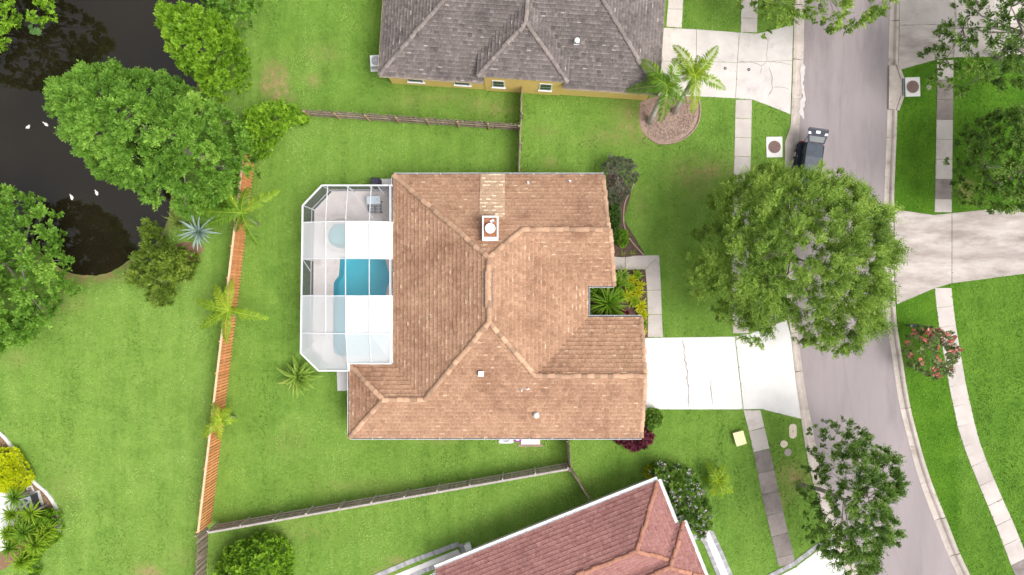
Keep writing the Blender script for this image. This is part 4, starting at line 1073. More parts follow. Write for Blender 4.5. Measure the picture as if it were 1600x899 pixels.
# roof beams, arched, then purlins
def xw_at(y): return float(np.interp(-y, [-base[2].y, -base[3].y], [base[2].x, base[3].x]))
for i in (1, 2, 3, 4):
    xs = [xw_at(row_y[i])]+[col_x(c_) for c_ in cols[1:]]; zs = [ZT]+[topz(c_) for c_ in cols[1:]]
    for k in range(4): frame('roof_beam', (xs[k], row_y[i], zs[k]), (xs[k+1], row_y[i], zs[k+1]), .065, .12)
for c_ in (509, 540, 577):
    for k in range(5):
        ya, yb = row_y[k], row_y[k+1]; za = topz(c_) if k > 0 else ZT; zb = topz(c_) if k < 4 else ZT
        if c_ == 509 and k == 4: continue
        if c_ == 509 and k == 0: ya = P(0,290,ZT).y
        if c_ < 545 and k == 4: yb = top[-1].y
        frame('purlin', (col_x(c_), ya, za), (col_x(c_), yb, zb), .05, .08)
frame('eave_rail', (xW-.2, row_y[0], topz(613.5)), (xW-.2, row_y[-1], topz(613.5)), .08, .1)
# slanting wind braces under the roof and corner braces
frame('brace', P(547,294,2.9), P(614,383,2.7), .05, .06); frame('brace', P(591,292,2.9), P(602,306,1.6), .06, .06)
for i, k in ((1,0),(2,0),(3,0)): frame('brace', Vector((xw_at(row_y[i]), row_y[i], ZT-.05)), Vector((xw_at(row_y[i])+.05, row_y[i]-.9, 1.0)), .05, .05)
# screen panels: dark mesh in the first and third bays, white cloth in the others
def panel(pts, mat): m = MB(); m.add(pts, [tuple(range(len(pts)))]); return m.build('screen_panel', M[mat], cage)
for k in range(5):
    dark = k in (0, 2)
    for c_ in range(4):
        ca, cb = cols[c_], cols[c_+1]; ya, yb = row_y[k], row_y[k+1]
        za, zb = (ZT if k == 0 else None), (ZT if k == 4 else None)
        def zz(cc, top_row): return (ZT if cc == 473 else topz(cc)) if not top_row else ZT
        xa_t = xw_at(ya) if ca == 473 else col_x(ca); xa_b = xw_at(yb) if ca == 473 else col_x(ca)
        mat = 'screen_dark' if dark else (('screen_milky' if k == 4 else 'screen_white') if c_ >= 2 else 'screen_sheer')
        q = [Vector((xa_t,ya,zz(ca,k==0))), Vector((col_x(cb),ya,zz(cb,k==0))), Vector((col_x(cb),yb,zz(cb,k==4))), Vector((xa_b,yb,zz(ca,k==4)))]
        if k == 0 and c_ == 0: q = [top[1], Vector((col_x(509),top[1].y,ZT)), Vector((col_x(509),yb,topz(509))), Vector((xw_at(yb),yb,ZT)), top[2]]
        if k == 4 and c_ == 0: q = [Vector((xw_at(ya),ya,ZT)), Vector((col_x(509),ya,topz(509))), Vector((col_x(509),top[5].y,ZT)), top[4], top[3]]
        if k == 4 and c_ == 1: q = [Vector((col_x(509),ya,topz(509))), Vector((col_x(540),ya,topz(540))), Vector((col_x(540),top[5].y,ZT)), Vector((col_x(509),top[5].y,ZT))]
        panel([p-Vector((0,0,.05)) for p in q], mat)
def wall_panel(a, b_, mat):
    z = Vector((0,0,1)); panel([a+z*.12, b_+z*.12, b_+z*.78, a+z*.78], mat); panel([a+z*.82, b_+z*.82, b_+z*2.95, a+z*2.95], mat)
wall_panel(base[0], base[1], 'screen_wall'); wall_panel(base[1], base[2], 'screen_wall')
ws = [base[2]]+[Vector((xw_at(row_y[i]), row_y[i], 0)) for i in (1,2,3,4)]+[base[3]]
for k in range(5): wall_panel(ws[k], ws[k+1], 'screen_wall' if k in (0,2) else 'screen_wall_pale')
wall_panel(base[3], base[4], 'screen_wall_pale'); wall_panel(base[4], base[5], 'screen_wall_pale')
# patio seat: two slatted seats and a pale back
c = P(585, 318, .45); t = thing('patio_bench', 'grey slatted double seat with a pale blue back inside the cage', 'bench', (c.x, c.y, .05))
for s in (-1, 1):
    b = MB(); b.box((c.x+s*.27+.05, c.y-.45, .42), (.44, .62, .04)); fr = b.build('seat_frame', M['dark_metal'], t)
    for k in range(5):
        b = MB(); b.box((c.x+s*.27+.05, c.y-.68+k*.12, .455), (.38, .06, .025)); b.build('slat', M['steel'], fr)
b = MB(); b.box((c.x-.02, c.y+.22, .72), (1.05, .62, .05), 0, .5, Matrix.Rotation(.25, 3, 'X')); b.build('backrest', pmat('pale_blue_panel', (.52,.60,.68), (.6,.68,.75), 3, .6, .3), t)
for x in (-.45, .55):
    for y in (-.7, .15): b = MB(); b.bar((c.x+x, c.y+y, .05), (c.x+x, c.y+y, .42), .05, .05); b.build('leg', M['dark_metal'], t)
    b = MB(); b.bar((c.x+x, c.y-.75, .6), (c.x+x, c.y+.1, .62), .05, .04); b.build('armrest', M['dark_metal'], t)
# bin and pad outside the cage
c = P(586, 284, .9); t = thing('covered_grill', 'dark navy covered grill on the grass outside the pool cage', 'grill', (c.x, c.y, 0))
b = MB(); prf = [(-.36,-.34),(.2,-.34),(.36,-.15),(.36,.2),(.25,.34),(-.36,.34)]
b.prism([(c.x+x*1.0, c.y+y) for x, y in prf], .02, .7); b.build('cover_skirt', M['navy'], t)
b = MB(); n = len(prf); vs = [(c.x+x, c.y+y, .7) for x, y in prf]+[(c.x+x*.85, c.y+y*.62, .98) for x, y in prf]
b.add(vs, [tuple(range(n, 2*n))]+[(i, (i+1) % n, n+(i+1) % n, n+i) for i in range(n)]); b.build('cover_hood', M['navy'], t)
b = MB(); b.bar((c.x-.3, c.y-.30, .86), (c.x+.22, c.y-.30, .86), .03, .03); b.build('handle', M['dark_metal'], t)
rr = structure_root('side_pad', P(604, 285)); slab(rr, [(594,279.5),(621,279.5),(621,300),(594,300)], 'concrete_white', z=.045); slab(rr, [(526,577),(553,577),(553,611),(527,611)], 'concrete_white')

# ------------------------------------------------------------------ foliage
L = {}
L['cypress'] = leaf_mat('cypress_leaf', (.07,.17,.016), (.175,.36,.038), (.36,.58,.09))
L['lime'] = leaf_mat('lime_leaf', (.09,.20,.010), (.21,.40,.02), (.38,.60,.05))
L['oak'] = leaf_mat('oak_leaf', (.095,.17,.024), (.225,.365,.045), (.44,.585,.115))
L['oak_dark'] = leaf_mat('dark_oak_leaf', (.055,.115,.018), (.13,.24,.032), (.27,.41,.08))
L['broad'] = leaf_mat('broad_leaf', (.06,.13,.016), (.14,.27,.03), (.28,.43,.07))
L['pine'] = leaf_mat('olive_leaf', (.08,.14,.015), (.18,.27,.028), (.32,.42,.06))
L['grey'] = leaf_mat('grey_twig_leaf', (.07,.085,.045), (.16,.175,.11), (.30,.30,.23))
L['hedge'] = leaf_mat('hedge_leaf', (.03,.08,.012), (.07,.17,.02), (.13,.27,.035))
L['yellow'] = leaf_mat('yellow_leaf', (.24,.32,.01), (.56,.58,.015), (.74,.72,.05), .45)
L['lemon'] = leaf_mat('lemon_leaf', (.45,.54,.008), (.70,.76,.012), (.84,.86,.04), .5)
L['red'] = leaf_mat('red_leaf', (.07,.012,.022), (.19,.03,.055), (.34,.10,.13))
L['palm'] = leaf_mat('palm_leaf', (.06,.14,.01), (.15,.30,.02), (.32,.46,.03))
L['palm_yellow'] = leaf_mat('yellow_palm_leaf', (.10,.20,.010), (.23,.38,.018), (.44,.54,.04))
L['agave'] = leaf_mat('agave_leaf', (.16,.24,.20), (.30,.40,.34), (.45,.54,.46), .1)
L['yucca'] = leaf_mat('yucca_leaf', (.10,.16,.02), (.22,.30,.05), (.38,.40,.12), .2)
L['broad_strap'] = leaf_mat('strap_leaf', (.09,.17,.02), (.21,.34,.045), (.44,.50,.12), .3)
L['sparse'] = leaf_mat('sparse_leaf', (.11,.15,.05), (.2,.26,.09), (.33,.38,.16))
L['pink'] = leaf_mat('pink_petal', (.66,.16,.16), (.76,.27,.22), (.82,.38,.32), .3)
L['magenta'] = leaf_mat('magenta_petal', (.35,.02,.25), (.42,.04,.32), (.5,.08,.4), .3)
L['blush'] = leaf_mat('blush_petal', (.5,.36,.48), (.62,.46,.58), (.72,.58,.68), .3)
L['white'] = leaf_mat('white_petal', (.62,.58,.62), (.74,.7,.74), (.82,.8,.82), .3)
L['lily'] = leaf_mat('lily_leaf', (.07,.16,.04), (.13,.26,.07), (.2,.34,.1), .2)

def unit(v): return v/np.maximum(np.linalg.norm(v, axis=1, keepdims=True), 1e-9)
def leaves(pos, out, size, var, name, m, parent, loc, rng, aspect=.5, spread=.9, fold=.0, droop=0):
    """separate pointed leaves / sprays at pos, growing roughly along out"""
    n = len(pos); d = unit(out+rng.normal(0, spread, (n,3))+np.array([0,0,-droop])); s = unit(np.cross(d, rng.normal(0,1,(n,3))))
    sz = (size*rng.uniform(.6, 1.35, n))[:,None]; w = sz*aspect*.5
    up = np.cross(s, d)*sz*fold
    a = pos; b = pos+d*sz*.5+s*w+up; c = pos+d*sz; e = pos+d*sz*.5-s*w+up
    v = np.stack([a,b,c,e], 1).reshape(-1,3)
    return np_mesh(name, v, 4, var, m, parent, loc)
def lobes_in(poly, lr, rng, sep=.85, maxn=700, edge=.5):
    poly = np.array(poly); lo, hi = poly.min(0), poly.max(0)
    cand = lo+(hi-lo)*rng.random((9000, 2)); cand = cand[in_poly(poly, cand[:,0], cand[:,1])]
    r = lr*rng.uniform(.65, 1.3, len(cand)); r = np.minimum(r, edge_dist(poly, cand[:,0], cand[:,1])/edge)
    ok = r >= lr*.4; cand, r = cand[ok], r[ok]
    px_ = np.zeros((maxn, 2)); pr_ = np.zeros(maxn); k = 0
    for p, q in zip(cand, r):
        if k and (((px_[:k]-p)**2).sum(1) < (sep*.5*(q+pr_[:k]))**2).any(): continue
        px_[k] = p; pr_[k] = q; k += 1
        if k >= maxn: break
    return px_[:k].copy(), pr_[:k].copy()
def tree(name, label, cat, base_px, outline, zmid, zlow, ztop, lr, nleaf, lsz, mat, seed, group=None, trunk_r=.28, bark='bark', sep=1.0,
         aspect=.5, spread=.9, shell=.55, lean=None, flowers=None, branches=14, edge=.5, lobe_gap=0.0, droop=0.0, under=True, limb_r=.35, flat=.8, radial=.5, bumpy=.45, reach=1.0, ragged=0.0):
    rng = np.random.default_rng(seed); poly = [P2(x, y, zmid) for x, y in outline]
    bp = P(*base_px, 0); 
    t = thing(name, label, cat, (bp.x, bp.y, bp.z), group)
    pts, rad = lobes_in(poly, lr, rng, sep, edge=edge); d = edge_dist(poly, pts[:,0], pts[:,1]); dm = max(d.max(), .3)
    if ragged:
        k_ = (d > lr*1.5) | (rng.random(len(d)) > ragged); pts, rad, d = pts[k_], rad[k_], d[k_]
    cxy0 = pts.mean(0)
    q = np.clip(d/dm, 0, 1); z = zlow+(ztop-zlow)*np.sqrt(1-(1-q)**2)-rad*.6+rng.normal(0, lr*bumpy, len(pts))
    C = np.column_stack([pts, np.maximum(z, zlow)])
    if under:
        low = [(i, rng.uniform(.15, .7)) for i in range(len(pts)) if z[i] > zlow+lr*1.2]
        if low:
            Cl = np.array([[C[i,0], C[i,1], zlow+(C[i,2]-zlow)*f] for i, f in low]); C2 = np.vstack([C, Cl]); R2_ = np.r_[rad, rad[[i for i, _ in low]]*.9]; wgt = np.r_[np.ones(len(C)), np.full(len(Cl), .35)]
        else: C2, R2_, wgt = C, rad, np.ones(len(C))
    else: C2, R2_, wgt = C, rad, np.ones(len(C))
    if lobe_gap > 0:
        k = rng.random(len(C2)) > lobe_gap; C2, R2_, wgt = C2[k], R2_[k], wgt[k]
    # sprays: short leafy twigs growing outward from every clump
    share = R2_**2*wgt; per = 14; nt_ = np.maximum(3, (nleaf/per*share/share.sum()).astype(int)); ti = np.repeat(np.arange(len(C2)), nt_); n = len(ti)
    ctr = np.array([cxy0[0], cxy0[1], 0]); rad_d = C2[ti]-ctr; rad_d[:,2] = 0; rad_d = unit(rad_d+1e-6)
    u = unit(rng.normal(0, 1, (n,3))); u[:,2] = np.where(u[:,2] < -.15, -u[:,2], u[:,2]); u = unit(u+rad_d*radial+np.array([0,0,.2]))
    start = C2[ti]+u*(R2_[ti]*rng.uniform(.05, .35, n))[:,None]*np.array([1,1,flat]); tl = R2_[ti]*rng.uniform(.6, 1.05, n)*reach
    upv = unit(np.array([0,0,1.])+rng.normal(0, .45, (n,3))); lat = unit(np.cross(u, upv))
    lv = rng.normal(0, .15, len(C2)); tv = rng.normal(0, .1, n)
    sp = (np.arange(per)+.5)/per; sp = np.tile(sp, n); k = np.repeat(np.arange(n), per); side = np.tile(np.where(np.arange(per) % 2, 1., -1.), n)
    pos = start[k]+u[k]*(tl[k]*sp)[:,None]; ld = unit(u[k]*.75+lat[k]*side[:,None]*.85+rng.normal(0, .28, (len(k),3))+np.array([0,0,-droop]))
    sz = (lsz*rng.uniform(.7, 1.25, len(k))*(1.1-.45*sp))[:,None]; wv = unit(np.cross(ld, upv[k]+rng.normal(0,.35,(len(k),3))))*sz*aspect*.5
    v = np.stack([pos, pos+ld*sz*.5+wv, pos+ld*sz, pos+ld*sz*.5-wv], 1).reshape(-1,3)
    var = np.clip(.42+lv[ti][k]+tv[k]+rng.normal(0, .12, len(k))+.12*(sp-.5), 0, 1)
    np_mesh('crown', v, 4, var, mat, t, (bp.x, bp.y, bp.z))
    # trunk and limbs
    m = MB(); cxy = pts.mean(0); topz_ = zlow+(ztop-zlow)*.35
    tp = Vector((bp.x+(cxy[0]-bp.x)*.55, bp.y+(cxy[1]-bp.y)*.55, topz_)) if lean is None else Vector(lean)
    mid = Vector((bp.x, bp.y, 0)).lerp(tp, .5)+Vector((rng.normal(0,.1), rng.normal(0,.1), 0))
    m.tube([Vector((bp.x, bp.y, min(bp.z,0)-.6)), Vector((bp.x, bp.y, .15)), mid, tp], [trunk_r*1.25, trunk_r, trunk_r*.8, trunk_r*.6], 9)
    order = rng.permutation(len(C))[:branches]; prim = []
    for k, i in enumerate(order):
        e = Vector(C[i]); src = tp if k < 5 or not prim else min(prim, key=lambda p_: (p_-e).length)
        if src is tp and k >= 5: src = tp
        mm = src.lerp(e, .5)+Vector((rng.normal(0,.25), rng.normal(0,.25), -.1*(e-src).length*.4+rng.normal(0,.1)))
        r0 = trunk_r*limb_r*(1.2 if k < 5 else .6); m.tube([src, src.lerp(mm, .5), mm, mm.lerp(e, .5), e], [r0, r0*.85, r0*.65, r0*.42, r0*.2], 6)
        if k < 5: prim += [mm, src.lerp(e, .75)]
    m.build('trunk', M[bark], t, True, (bp.x, bp.y, bp.z))
    if flowers:
        for fm, nf, fs, nm in flowers:
            k = rng.integers(0, len(C), nf); u = unit(rng.normal(0,1,(nf,3))); u[:,2] = np.abs(u[:,2])*.8+.2; u = unit(u)
            c = C[k]+u*(rad[k]*1.05)[:,None]*np.array([1,1,flat]); pp = np.repeat(c, 7, 0)+rng.normal(0, fs*.35, (nf*7,3))
            leaves(pp, np.tile([0,0,1.], (nf*7,1)), fs, rng.random(nf*7), nm, fm, t, (bp.x, bp.y, bp.z), rng, .9, .9)
    return t

GP = 'leafy trees on the pond bank'
tree('tree', 'large wide feathery tree leaning over the pond beside the orange fence', 'tree', (352,262),
     [(66,150),(76,125),(100,108),(120,84),(140,96),(155,92),(190,104),(225,100),(262,112),(295,140),(322,152),(345,168),(366,195),(374,225),(376,262),(362,268),(352,285),(330,310),(300,322),(288,345),(268,330),(262,308),(232,320),(215,310),(205,296),(180,282),(150,280),(122,262),(112,240),(103,222),(92,200),(75,190),(66,165)],
     5.5, 1.5, 8.6, .72, 80000, .27, L['cypress'], 11, trunk_r=.35, branches=26, aspect=.4, lean=P(240,215,3.2))
tree('tree', 'bright lime green rounded tree between pond and lawn near the yellow house', 'tree', (330,95),
     [(244,35),(255,14),(275,10),(300,6),(325,12),(345,22),(352,40),(362,60),(372,85),(362,105),(366,118),(345,126),(322,140),(305,138),(300,112),(285,110),(268,95),(258,70),(250,52)],
     5.0, 1.5, 7.2, .55, 30000, .25, L['lime'], 12, trunk_r=.22, aspect=.6)
tree('tree', 'darker green tree behind the bright lime tree on the bank', 'tree', (360,-10),
     [(300,-40),(310,0),(330,12),(345,30),(362,26),(380,12),(392,-20),(370,-60),(320,-60)], 4.0, 1.0, 6.2, .6, 14000, .26, L['cypress'], 13, trunk_r=.2)
tree('tree', 'broad dense green tree on the pond bank above the open back lawn', 'tree', (-20,440),
     [(x-15, y) for x, y in [(-80,300),(-30,285),(10,292),(35,310),(58,330),(60,352),(72,362),(68,385),(80,400),(78,430),(88,450),(72,465),(58,480),(50,500),(45,520),(20,535),(0,546),(-60,560),(-120,520),(-140,420)]],
     5.5, 1.2, 8.8, .72, 64000, .28, L['cypress'], 14, trunk_r=.4, aspect=.5, branches=20)
tree('tree', 'sparse tree with bare grey twigs over the dark pond water', 'tree', (-60,20),
     [(-160,-90),(-20,-70),(40,-40),(62,-5),(66,10),(50,12),(30,25),(12,30),(5,48),(-10,60),(-60,90),(-150,70)], 4.0, 1.0, 6.5, .6, 14000, .28, L['lime'], 15, trunk_r=.25, lobe_gap=.3, branches=24)
tree('shrub', 'loose olive green tree at the pond edge below the silver agave', 'tree', (240,425),
     [(214,350),(222,344),(232,352),(245,368),(254,385),(275,388),(296,400),(297,420),(285,435),(262,440),(258,470),(246,476),(232,474),(228,450),(205,445),(190,440),(203,420),(205,395),(225,385),(222,368)],
     2.2, .5, 3.4, .4, 7500, .32, L['pine'], 16, trunk_r=.1, aspect=.4, lobe_gap=.2, reach=1.3)
tree('shrub', 'bushy green shrub at the corner of the grey and orange fences', 'shrub', (412,208),
     [(378,190),(385,170),(405,163),(430,160),(455,165),(476,178),(470,188),(445,190),(430,205),(420,225),(405,240),(385,246),(376,225)],
     2.0, .3, 3.0, .42, 13000, .24, L['lime'], 17, trunk_r=.1, aspect=.55)
tree('shrub', 'round bright green bush beside the dark brown fence at the lawn edge', 'shrub', (385,892),
     [(330,905),(338,880),(352,862),(380,848),(400,842),(425,842),(442,855),(450,885),(448,930),(400,950),(345,940)], 1.8, .2, 3.0, .42, 16000, .22, L['lime'], 18, reach=1.2, trunk_r=.1, aspect=.6)
# street trees
tree('oak_tree', 'large spreading street oak shading pavement and road in front of the driveway', 'tree', (1194,400),
     [(1110,345),(1122,300),(1150,272),(1185,258),(1210,246),(1240,262),(1265,256),(1290,246),(1300,262),(1318,258),(1335,250),(1345,270),(1355,285),(1372,298),(1385,318),(1408,302),(1412,322),(1398,335),(1392,352),(1400,375),(1405,400),(1392,425),(1412,440),(1398,452),(1388,480),(1380,500),(1372,520),(1355,545),(1325,558),(1308,562),(1295,545),(1270,550),(1258,530),(1248,505),(1232,490),(1215,520),(1195,545),(1180,550),(1168,530),(1160,515),(1138,505),(1126,480),(1105,472),(1085,455),(1078,430),(1098,408),(1072,405),(1085,385),(1100,375),(1088,360)],
     6.5, 2.6, 9.6, .62, 125000, .22, L['oak'], 21, group='street oaks', trunk_r=.3, lobe_gap=.0, branches=30, aspect=.36, sep=.88, radial=1.15, reach=1.8, ragged=.5, limb_r=.22, flat=.6, droop=.1, bumpy=1.2, edge=1.4, lean=P(1235,400,3.2))
tree('oak_tree', 'dark green ragged street oak overhanging the road beside the grey pavement slabs', 'tree', (1249,757),
     [(1290,690),(1296,668),(1312,662),(1322,672),(1333,655),(1350,668),(1352,680),(1375,682),(1362,700),(1385,698),(1400,712),(1405,730),(1418,745),(1418,762),(1405,770),(1410,785),(1392,782),(1392,800),(1415,800),(1424,812),(1405,822),(1390,815),(1398,838),(1420,858),(1418,868),(1395,860),(1380,842),(1372,848),(1375,870),(1385,905),(1340,925),(1310,905),(1312,882),(1288,868),(1275,850),(1282,830),(1275,810),(1282,795),(1268,780),(1262,765),(1272,752),(1285,745),(1282,720),(1282,700)],
     5.5, 2.2, 8.0, .55, 40000, .2, L['oak_dark'], 22, group='street oaks', trunk_r=.2, lobe_gap=.06, branches=36, aspect=.42, sep=.9, radial=1.0, reach=1.4, limb_r=.18, flat=.6, edge=.8, ragged=.3, bumpy=.8, lean=P(1318,780,3.4))
tree('oak_tree', 'open street oak with pale bare twigs above the far driveway', 'tree', (1560,90),
     [(1476,66),(1492,54),(1490,30),(1512,18),(1532,8),(1520,-20),(1550,-60),(1690,-60),(1690,110),(1608,122),(1582,112),(1556,118),(1540,132),(1520,130),(1512,112),(1492,116),(1478,108),(1484,98),(1502,92),(1502,75)],
     6.0, 2.6, 8.4, .65, 22000, .25, L['oak_dark'], 23, group='street oaks', trunk_r=.25, lobe_gap=.2, branches=56, sep=1.0, radial=1.0, aspect=.42, reach=1.5, limb_r=.25, flat=.6)
tree('oak_tree', 'dense dark oak over a bare tan ring of soil beside the streaked driveway', 'tree', (1560,285),
     [(1530,245),(1536,228),(1540,208),(1550,192),(1564,178),(1590,165),(1690,170),(1690,318),(1608,318),(1598,328),(1582,322),(1566,312),(1550,304),(1536,292),(1528,278),(1534,262)],
     6.0, 2.0, 8.4, .65, 28000, .25, L['oak_dark'], 24, group='street oaks', trunk_r=.25, lobe_gap=.05, branches=30, sep=.95, radial=1.0, aspect=.42, reach=1.4, limb_r=.22, flat=.6)
tree('oak_tree', 'street oak with thin leafy branch tips hanging over the top of the road', 'tree', (1215,-120),
     [(1225,60),(1228,40),(1222,15),(1240,18),(1262,5),(1278,18),(1290,0),(1312,22),(1330,30),(1335,8),(1352,28),(1368,18),(1385,12),(1405,5),(1412,-30),(1380,-160),(1240,-180),(1160,-120),(1180,-20),(1215,10)],
     6.0, 2.6, 9.0, .6, 22000, .25, L['oak'], 25, group='street oaks', trunk_r=.28, lobe_gap=.35, branches=50, sep=1.0, radial=1.0, aspect=.42, reach=1.5, limb_r=.22, flat=.6, lean=P(1280,-60,3.0))
tree('crape_myrtle', 'small crape myrtle with pink flowers leaning over the far pavement', 'tree', (1440,545),
     [(1428,545),(1430,525),(1445,520),(1455,512),(1475,514),(1492,522),(1498,545),(1502,562),(1490,578),(1478,588),(1462,592),(1450,582),(1432,572)],
     2.6, 1.0, 3.6, .4, 2600, .2, L['sparse'], 26, trunk_r=.06, lobe_gap=.3, branches=26, reach=1.3, flowers=[(L['pink'], 22, .26, 'flowers'), (L['magenta'], 3, .2, 'dark_flowers')])
# house planting
tree('shrub', 'twiggy grey green shrub at the corner of the brown roof', 'shrub', (962,285),
     [(944,258),(950,246),(968,244),(985,248),(998,262),(1000,278),(990,285),(985,300),(972,312),(958,318),(948,305),(944,280)],
     1.9, .6, 2.6, .38, 3600, .22, L['grey'], 31, trunk_r=.06, branches=46, lobe_gap=.2, spread=1.2, aspect=.25)
tree('hedge', 'low dark green hedge along the front wall of the brown roofed house', 'hedge', (960,352),
     [(950,300),(962,300),(968,320),(968,345),(966,375),(962,380),(955,372),(952,340)], .8, .1, 1.1, .3, 4500, .15, L['hedge'], 32, trunk_r=.04, branches=8)
tree('shrub', 'clipped rounded green mound shrub at the end of the curved bed', 'shrub', (973,374),
     [(966,362),(974,358),(982,366),(982,380),(974,387),(966,382)], .5, .1, .8, .25, 2500, .12, L['lime'], 33, trunk_r=.03, branches=6)
tree('shrub', 'dark red leaved shrub under the south eave of the brown roof', 'shrub', (992,688),
     [(960,680),(972,678),(985,674),(1005,668),(1020,675),(1018,690),(1005,700),(992,705),(978,698),(964,692)], .8, .1, 1.2, .3, 2600, .27, L['red'], 34, trunk_r=.04, branches=8, aspect=.35)
tree('shrub', 'small round green bush at the driveway corner of the brown roofed house', 'shrub', (1019,653),
     [(1008,642),(1018,638),(1030,642),(1036,654),(1030,666),(1018,670),(1009,664)], .8, .1, 1.3, .3, 3200, .17, L['broad'], 35, trunk_r=.04, branches=8)
tree('shrub', 'tall green shrub with white and pink blossoms beside the red roof', 'shrub', (1072,792),
     [(1018,740),(1030,727),(1050,730),(1075,738),(1092,745),(1098,765),(1108,785),(1114,805),(1112,825),(1098,838),(1085,836),(1072,815),(1060,815),(1052,800),(1045,780),(1035,760)],
     1.9, .3, 3.0, .42, 11000, .22, L['broad'], 36, trunk_r=.08, branches=18, aspect=.45, flowers=[(L['white'], 110, .14, 'white_blossom'), (L['blush'], 50, .15, 'pink_blossom')])
tree('shrub', 'yellow green shrub at the tip of the red roof gutter', 'shrub', (1020,738),
     [(1010,742),(1012,732),(1022,727),(1034,730),(1032,742),(1018,748)], .7, .1, 1.1, .22, 900, .24, L['yellow'], 37, trunk_r=.03, branches=6)
tree('hedge', 'clipped lime yellow hedge mound behind the curved garden border', 'hedge', (14,738),
     [(-30,705),(0,704),(18,706),(28,720),(36,735),(45,748),(38,760),(22,770),(8,772),(-30,765)], 1.1, .1, 1.7, .3, 30000, .14, L['lemon'], 38, trunk_r=.06, branches=8, sep=.7, bumpy=.15, edge=.35, under=False)
tree('shrub', 'green leafy shrub border beside the cabinet in the curved garden', 'shrub', (70,820),
     [(50,808),(62,800),(80,798),(90,812),(90,830),(86,845),(70,858),(58,870),(56,905),(44,912),(42,870),(48,840)], .9, .1, 1.5, .36, 9000, .2, L['lime'], 39, trunk_r=.05, branches=8)

# ------------------------------------------------------------------ palms and rosettes
def frond_np(base, tip, rise, width, rng, n=44, var0=.5, hang=.3):
    b, t = np.array(base, float), np.array(tip, float); c = (b+t)/2+np.array([0,0,rise]); q = []; var = []
    Lf = np.linalg.norm(t-b)
    for k in range(n):
        s = (k+.5)/n; p = (1-s)**2*b+2*s*(1-s)*c+s*s*t; d = 2*(1-s)*(c-b)+2*s*(t-c); d /= np.linalg.norm(d)
        sd = np.cross(d, [0,0,1.]); sd /= max(1e-6, np.linalg.norm(sd)); wl = width*(math.sin(math.pi*min(1, s*.86+.12))**.7)*(1-.15*s)
        for g in (-1, 1):
            l = wl*rng.uniform(.8, 1.15); dr = sd*g*.85+d*rng.uniform(.35,.7)+np.array([0,0,-hang*rng.uniform(.4,1.5)+rng.normal(0,.12)]); dr /= np.linalg.norm(dr)
            w = d*(Lf/n*.55+.012); e = p+dr*l; m_ = p+dr*l*.5+np.array([0,0,.06*l])
            q += [p-w*.6, m_-w, e, m_+w]; var.append(np.clip(var0+rng.normal(0,.14), 0, 1))
    # midrib as a narrow strip with thickness
    for k in range(10):
        s0, s1 = k/10, (k+1)/10; pa = (1-s0)**2*b+2*s0*(1-s0)*c+s0*s0*t; pb = (1-s1)**2*b+2*s1*(1-s1)*c+s1*s1*t
        d = pb-pa; sd = np.cross(d, [0,0,1.]); sd /= max(1e-6, np.linalg.norm(sd)); w = .035*(1-.75*s0)
        up = np.array([0,0,.012]); q += [pa-sd*w+up, pb-sd*w+up, pb+sd*w+up, pa+sd*w+up]; var.append(.85)
    return np.array(q), var
def palm(label, base_px, crown_px, h, tips, mat, seed, r0=.13, group=None, width=.55, bend=0, spear=None, name='palm_tree', rise=.9, tz=None):
    rng = np.random.default_rng(seed); bp = P(*base_px, 0); cp = P(*crown_px, h); t = thing(name, label, 'palm', bp, group)
    m = MB(); pts = [bp+Vector((0,0,-.2)), bp.lerp(cp, .3), bp.lerp(cp, .6), bp.lerp(cp, .85), cp]
    m.tube(pts, [r0*1.35, r0*1.1, r0, r0*.85, r0*.55], 10); tr = m.build('trunk', M['bark_pale'], t, True, bp)
    m = MB()
    for k in range(1, 9):
        p = bp.lerp(cp, k/9.5); m.lathe(p, [(r0*1.08,0),(r0*1.12,.02),(r0*1.08,.04)], 10)
    m.build('trunk_ring', M['bark'], tr)
    for i, tp in enumerate(tips):
        z = h-(tp[2] if len(tp) > 2 else .5); e = P(tp[0], tp[1], z)
        q, var = frond_np(cp+Vector((0,0,.05)), e, rise*rng.uniform(.8,1.2), width, rng, var0=rng.uniform(.4,.75))
        np_mesh('frond', q, 4, var, mat, t, bp)
    for i in range(len(tips)):   # shorter, lower fronds between the long ones
        a, c = tips[i], tips[(i+2) % len(tips)]; f = rng.uniform(.35, .65); e = P(crown_px[0]+((a[0]*f+c[0]*(1-f))-crown_px[0])*.75+rng.normal(0,4), crown_px[1]+((a[1]*f+c[1]*(1-f))-crown_px[1])*.75+rng.normal(0,4), h-rng.uniform(.6, 1.3))
        q, var = frond_np(cp, e, rise*.6, width*.85, rng, 32, rng.uniform(.25,.5), .5); np_mesh('frond', q, 4, var, mat, t, bp)
    if spear:
        e = P(*spear); q, var = frond_np(cp, e, .2, .12, rng, 16, .95, .05); np_mesh('spear_leaf', q, 4, var, L['yellow'], t, bp)
    return t
palm('palm with grey leaning trunk by the yellow wall in the mulch ring', (1014,193), (1042,135), 4.6,
     [(998,92,.9),(978,142,1.4),(1032,192,1.6),(1062,92,.2),(1072,160,1.0),(1010,118,.3),(1058,120,.0)], L['palm'], 41, .17, 'palms in the mulch ring', .78)
palm('palm with grey leaning trunk by the driveway edge of the mulch ring', (1052,177), (1086,118), 4.9,
     [(1052,70,.8),(1122,72,.6),(1134,140,1.2),(1082,178,1.7),(1108,96,.0),(1060,122,.6),(1050,92,1.2)], L['palm_yellow'], 42, .15, 'palms in the mulch ring', .7)
palm('palm arching over the orange fence beside the silver agave', (402,351), (378,333), 3.6, [(342,280,.3),(292,332,.5),(438,298,.6),(408,388,.9),(318,355,.8),(390,292,.3)], L['palm'], 43, .1, 'palms along the orange fence', .62, spear=(341,275,4.2))
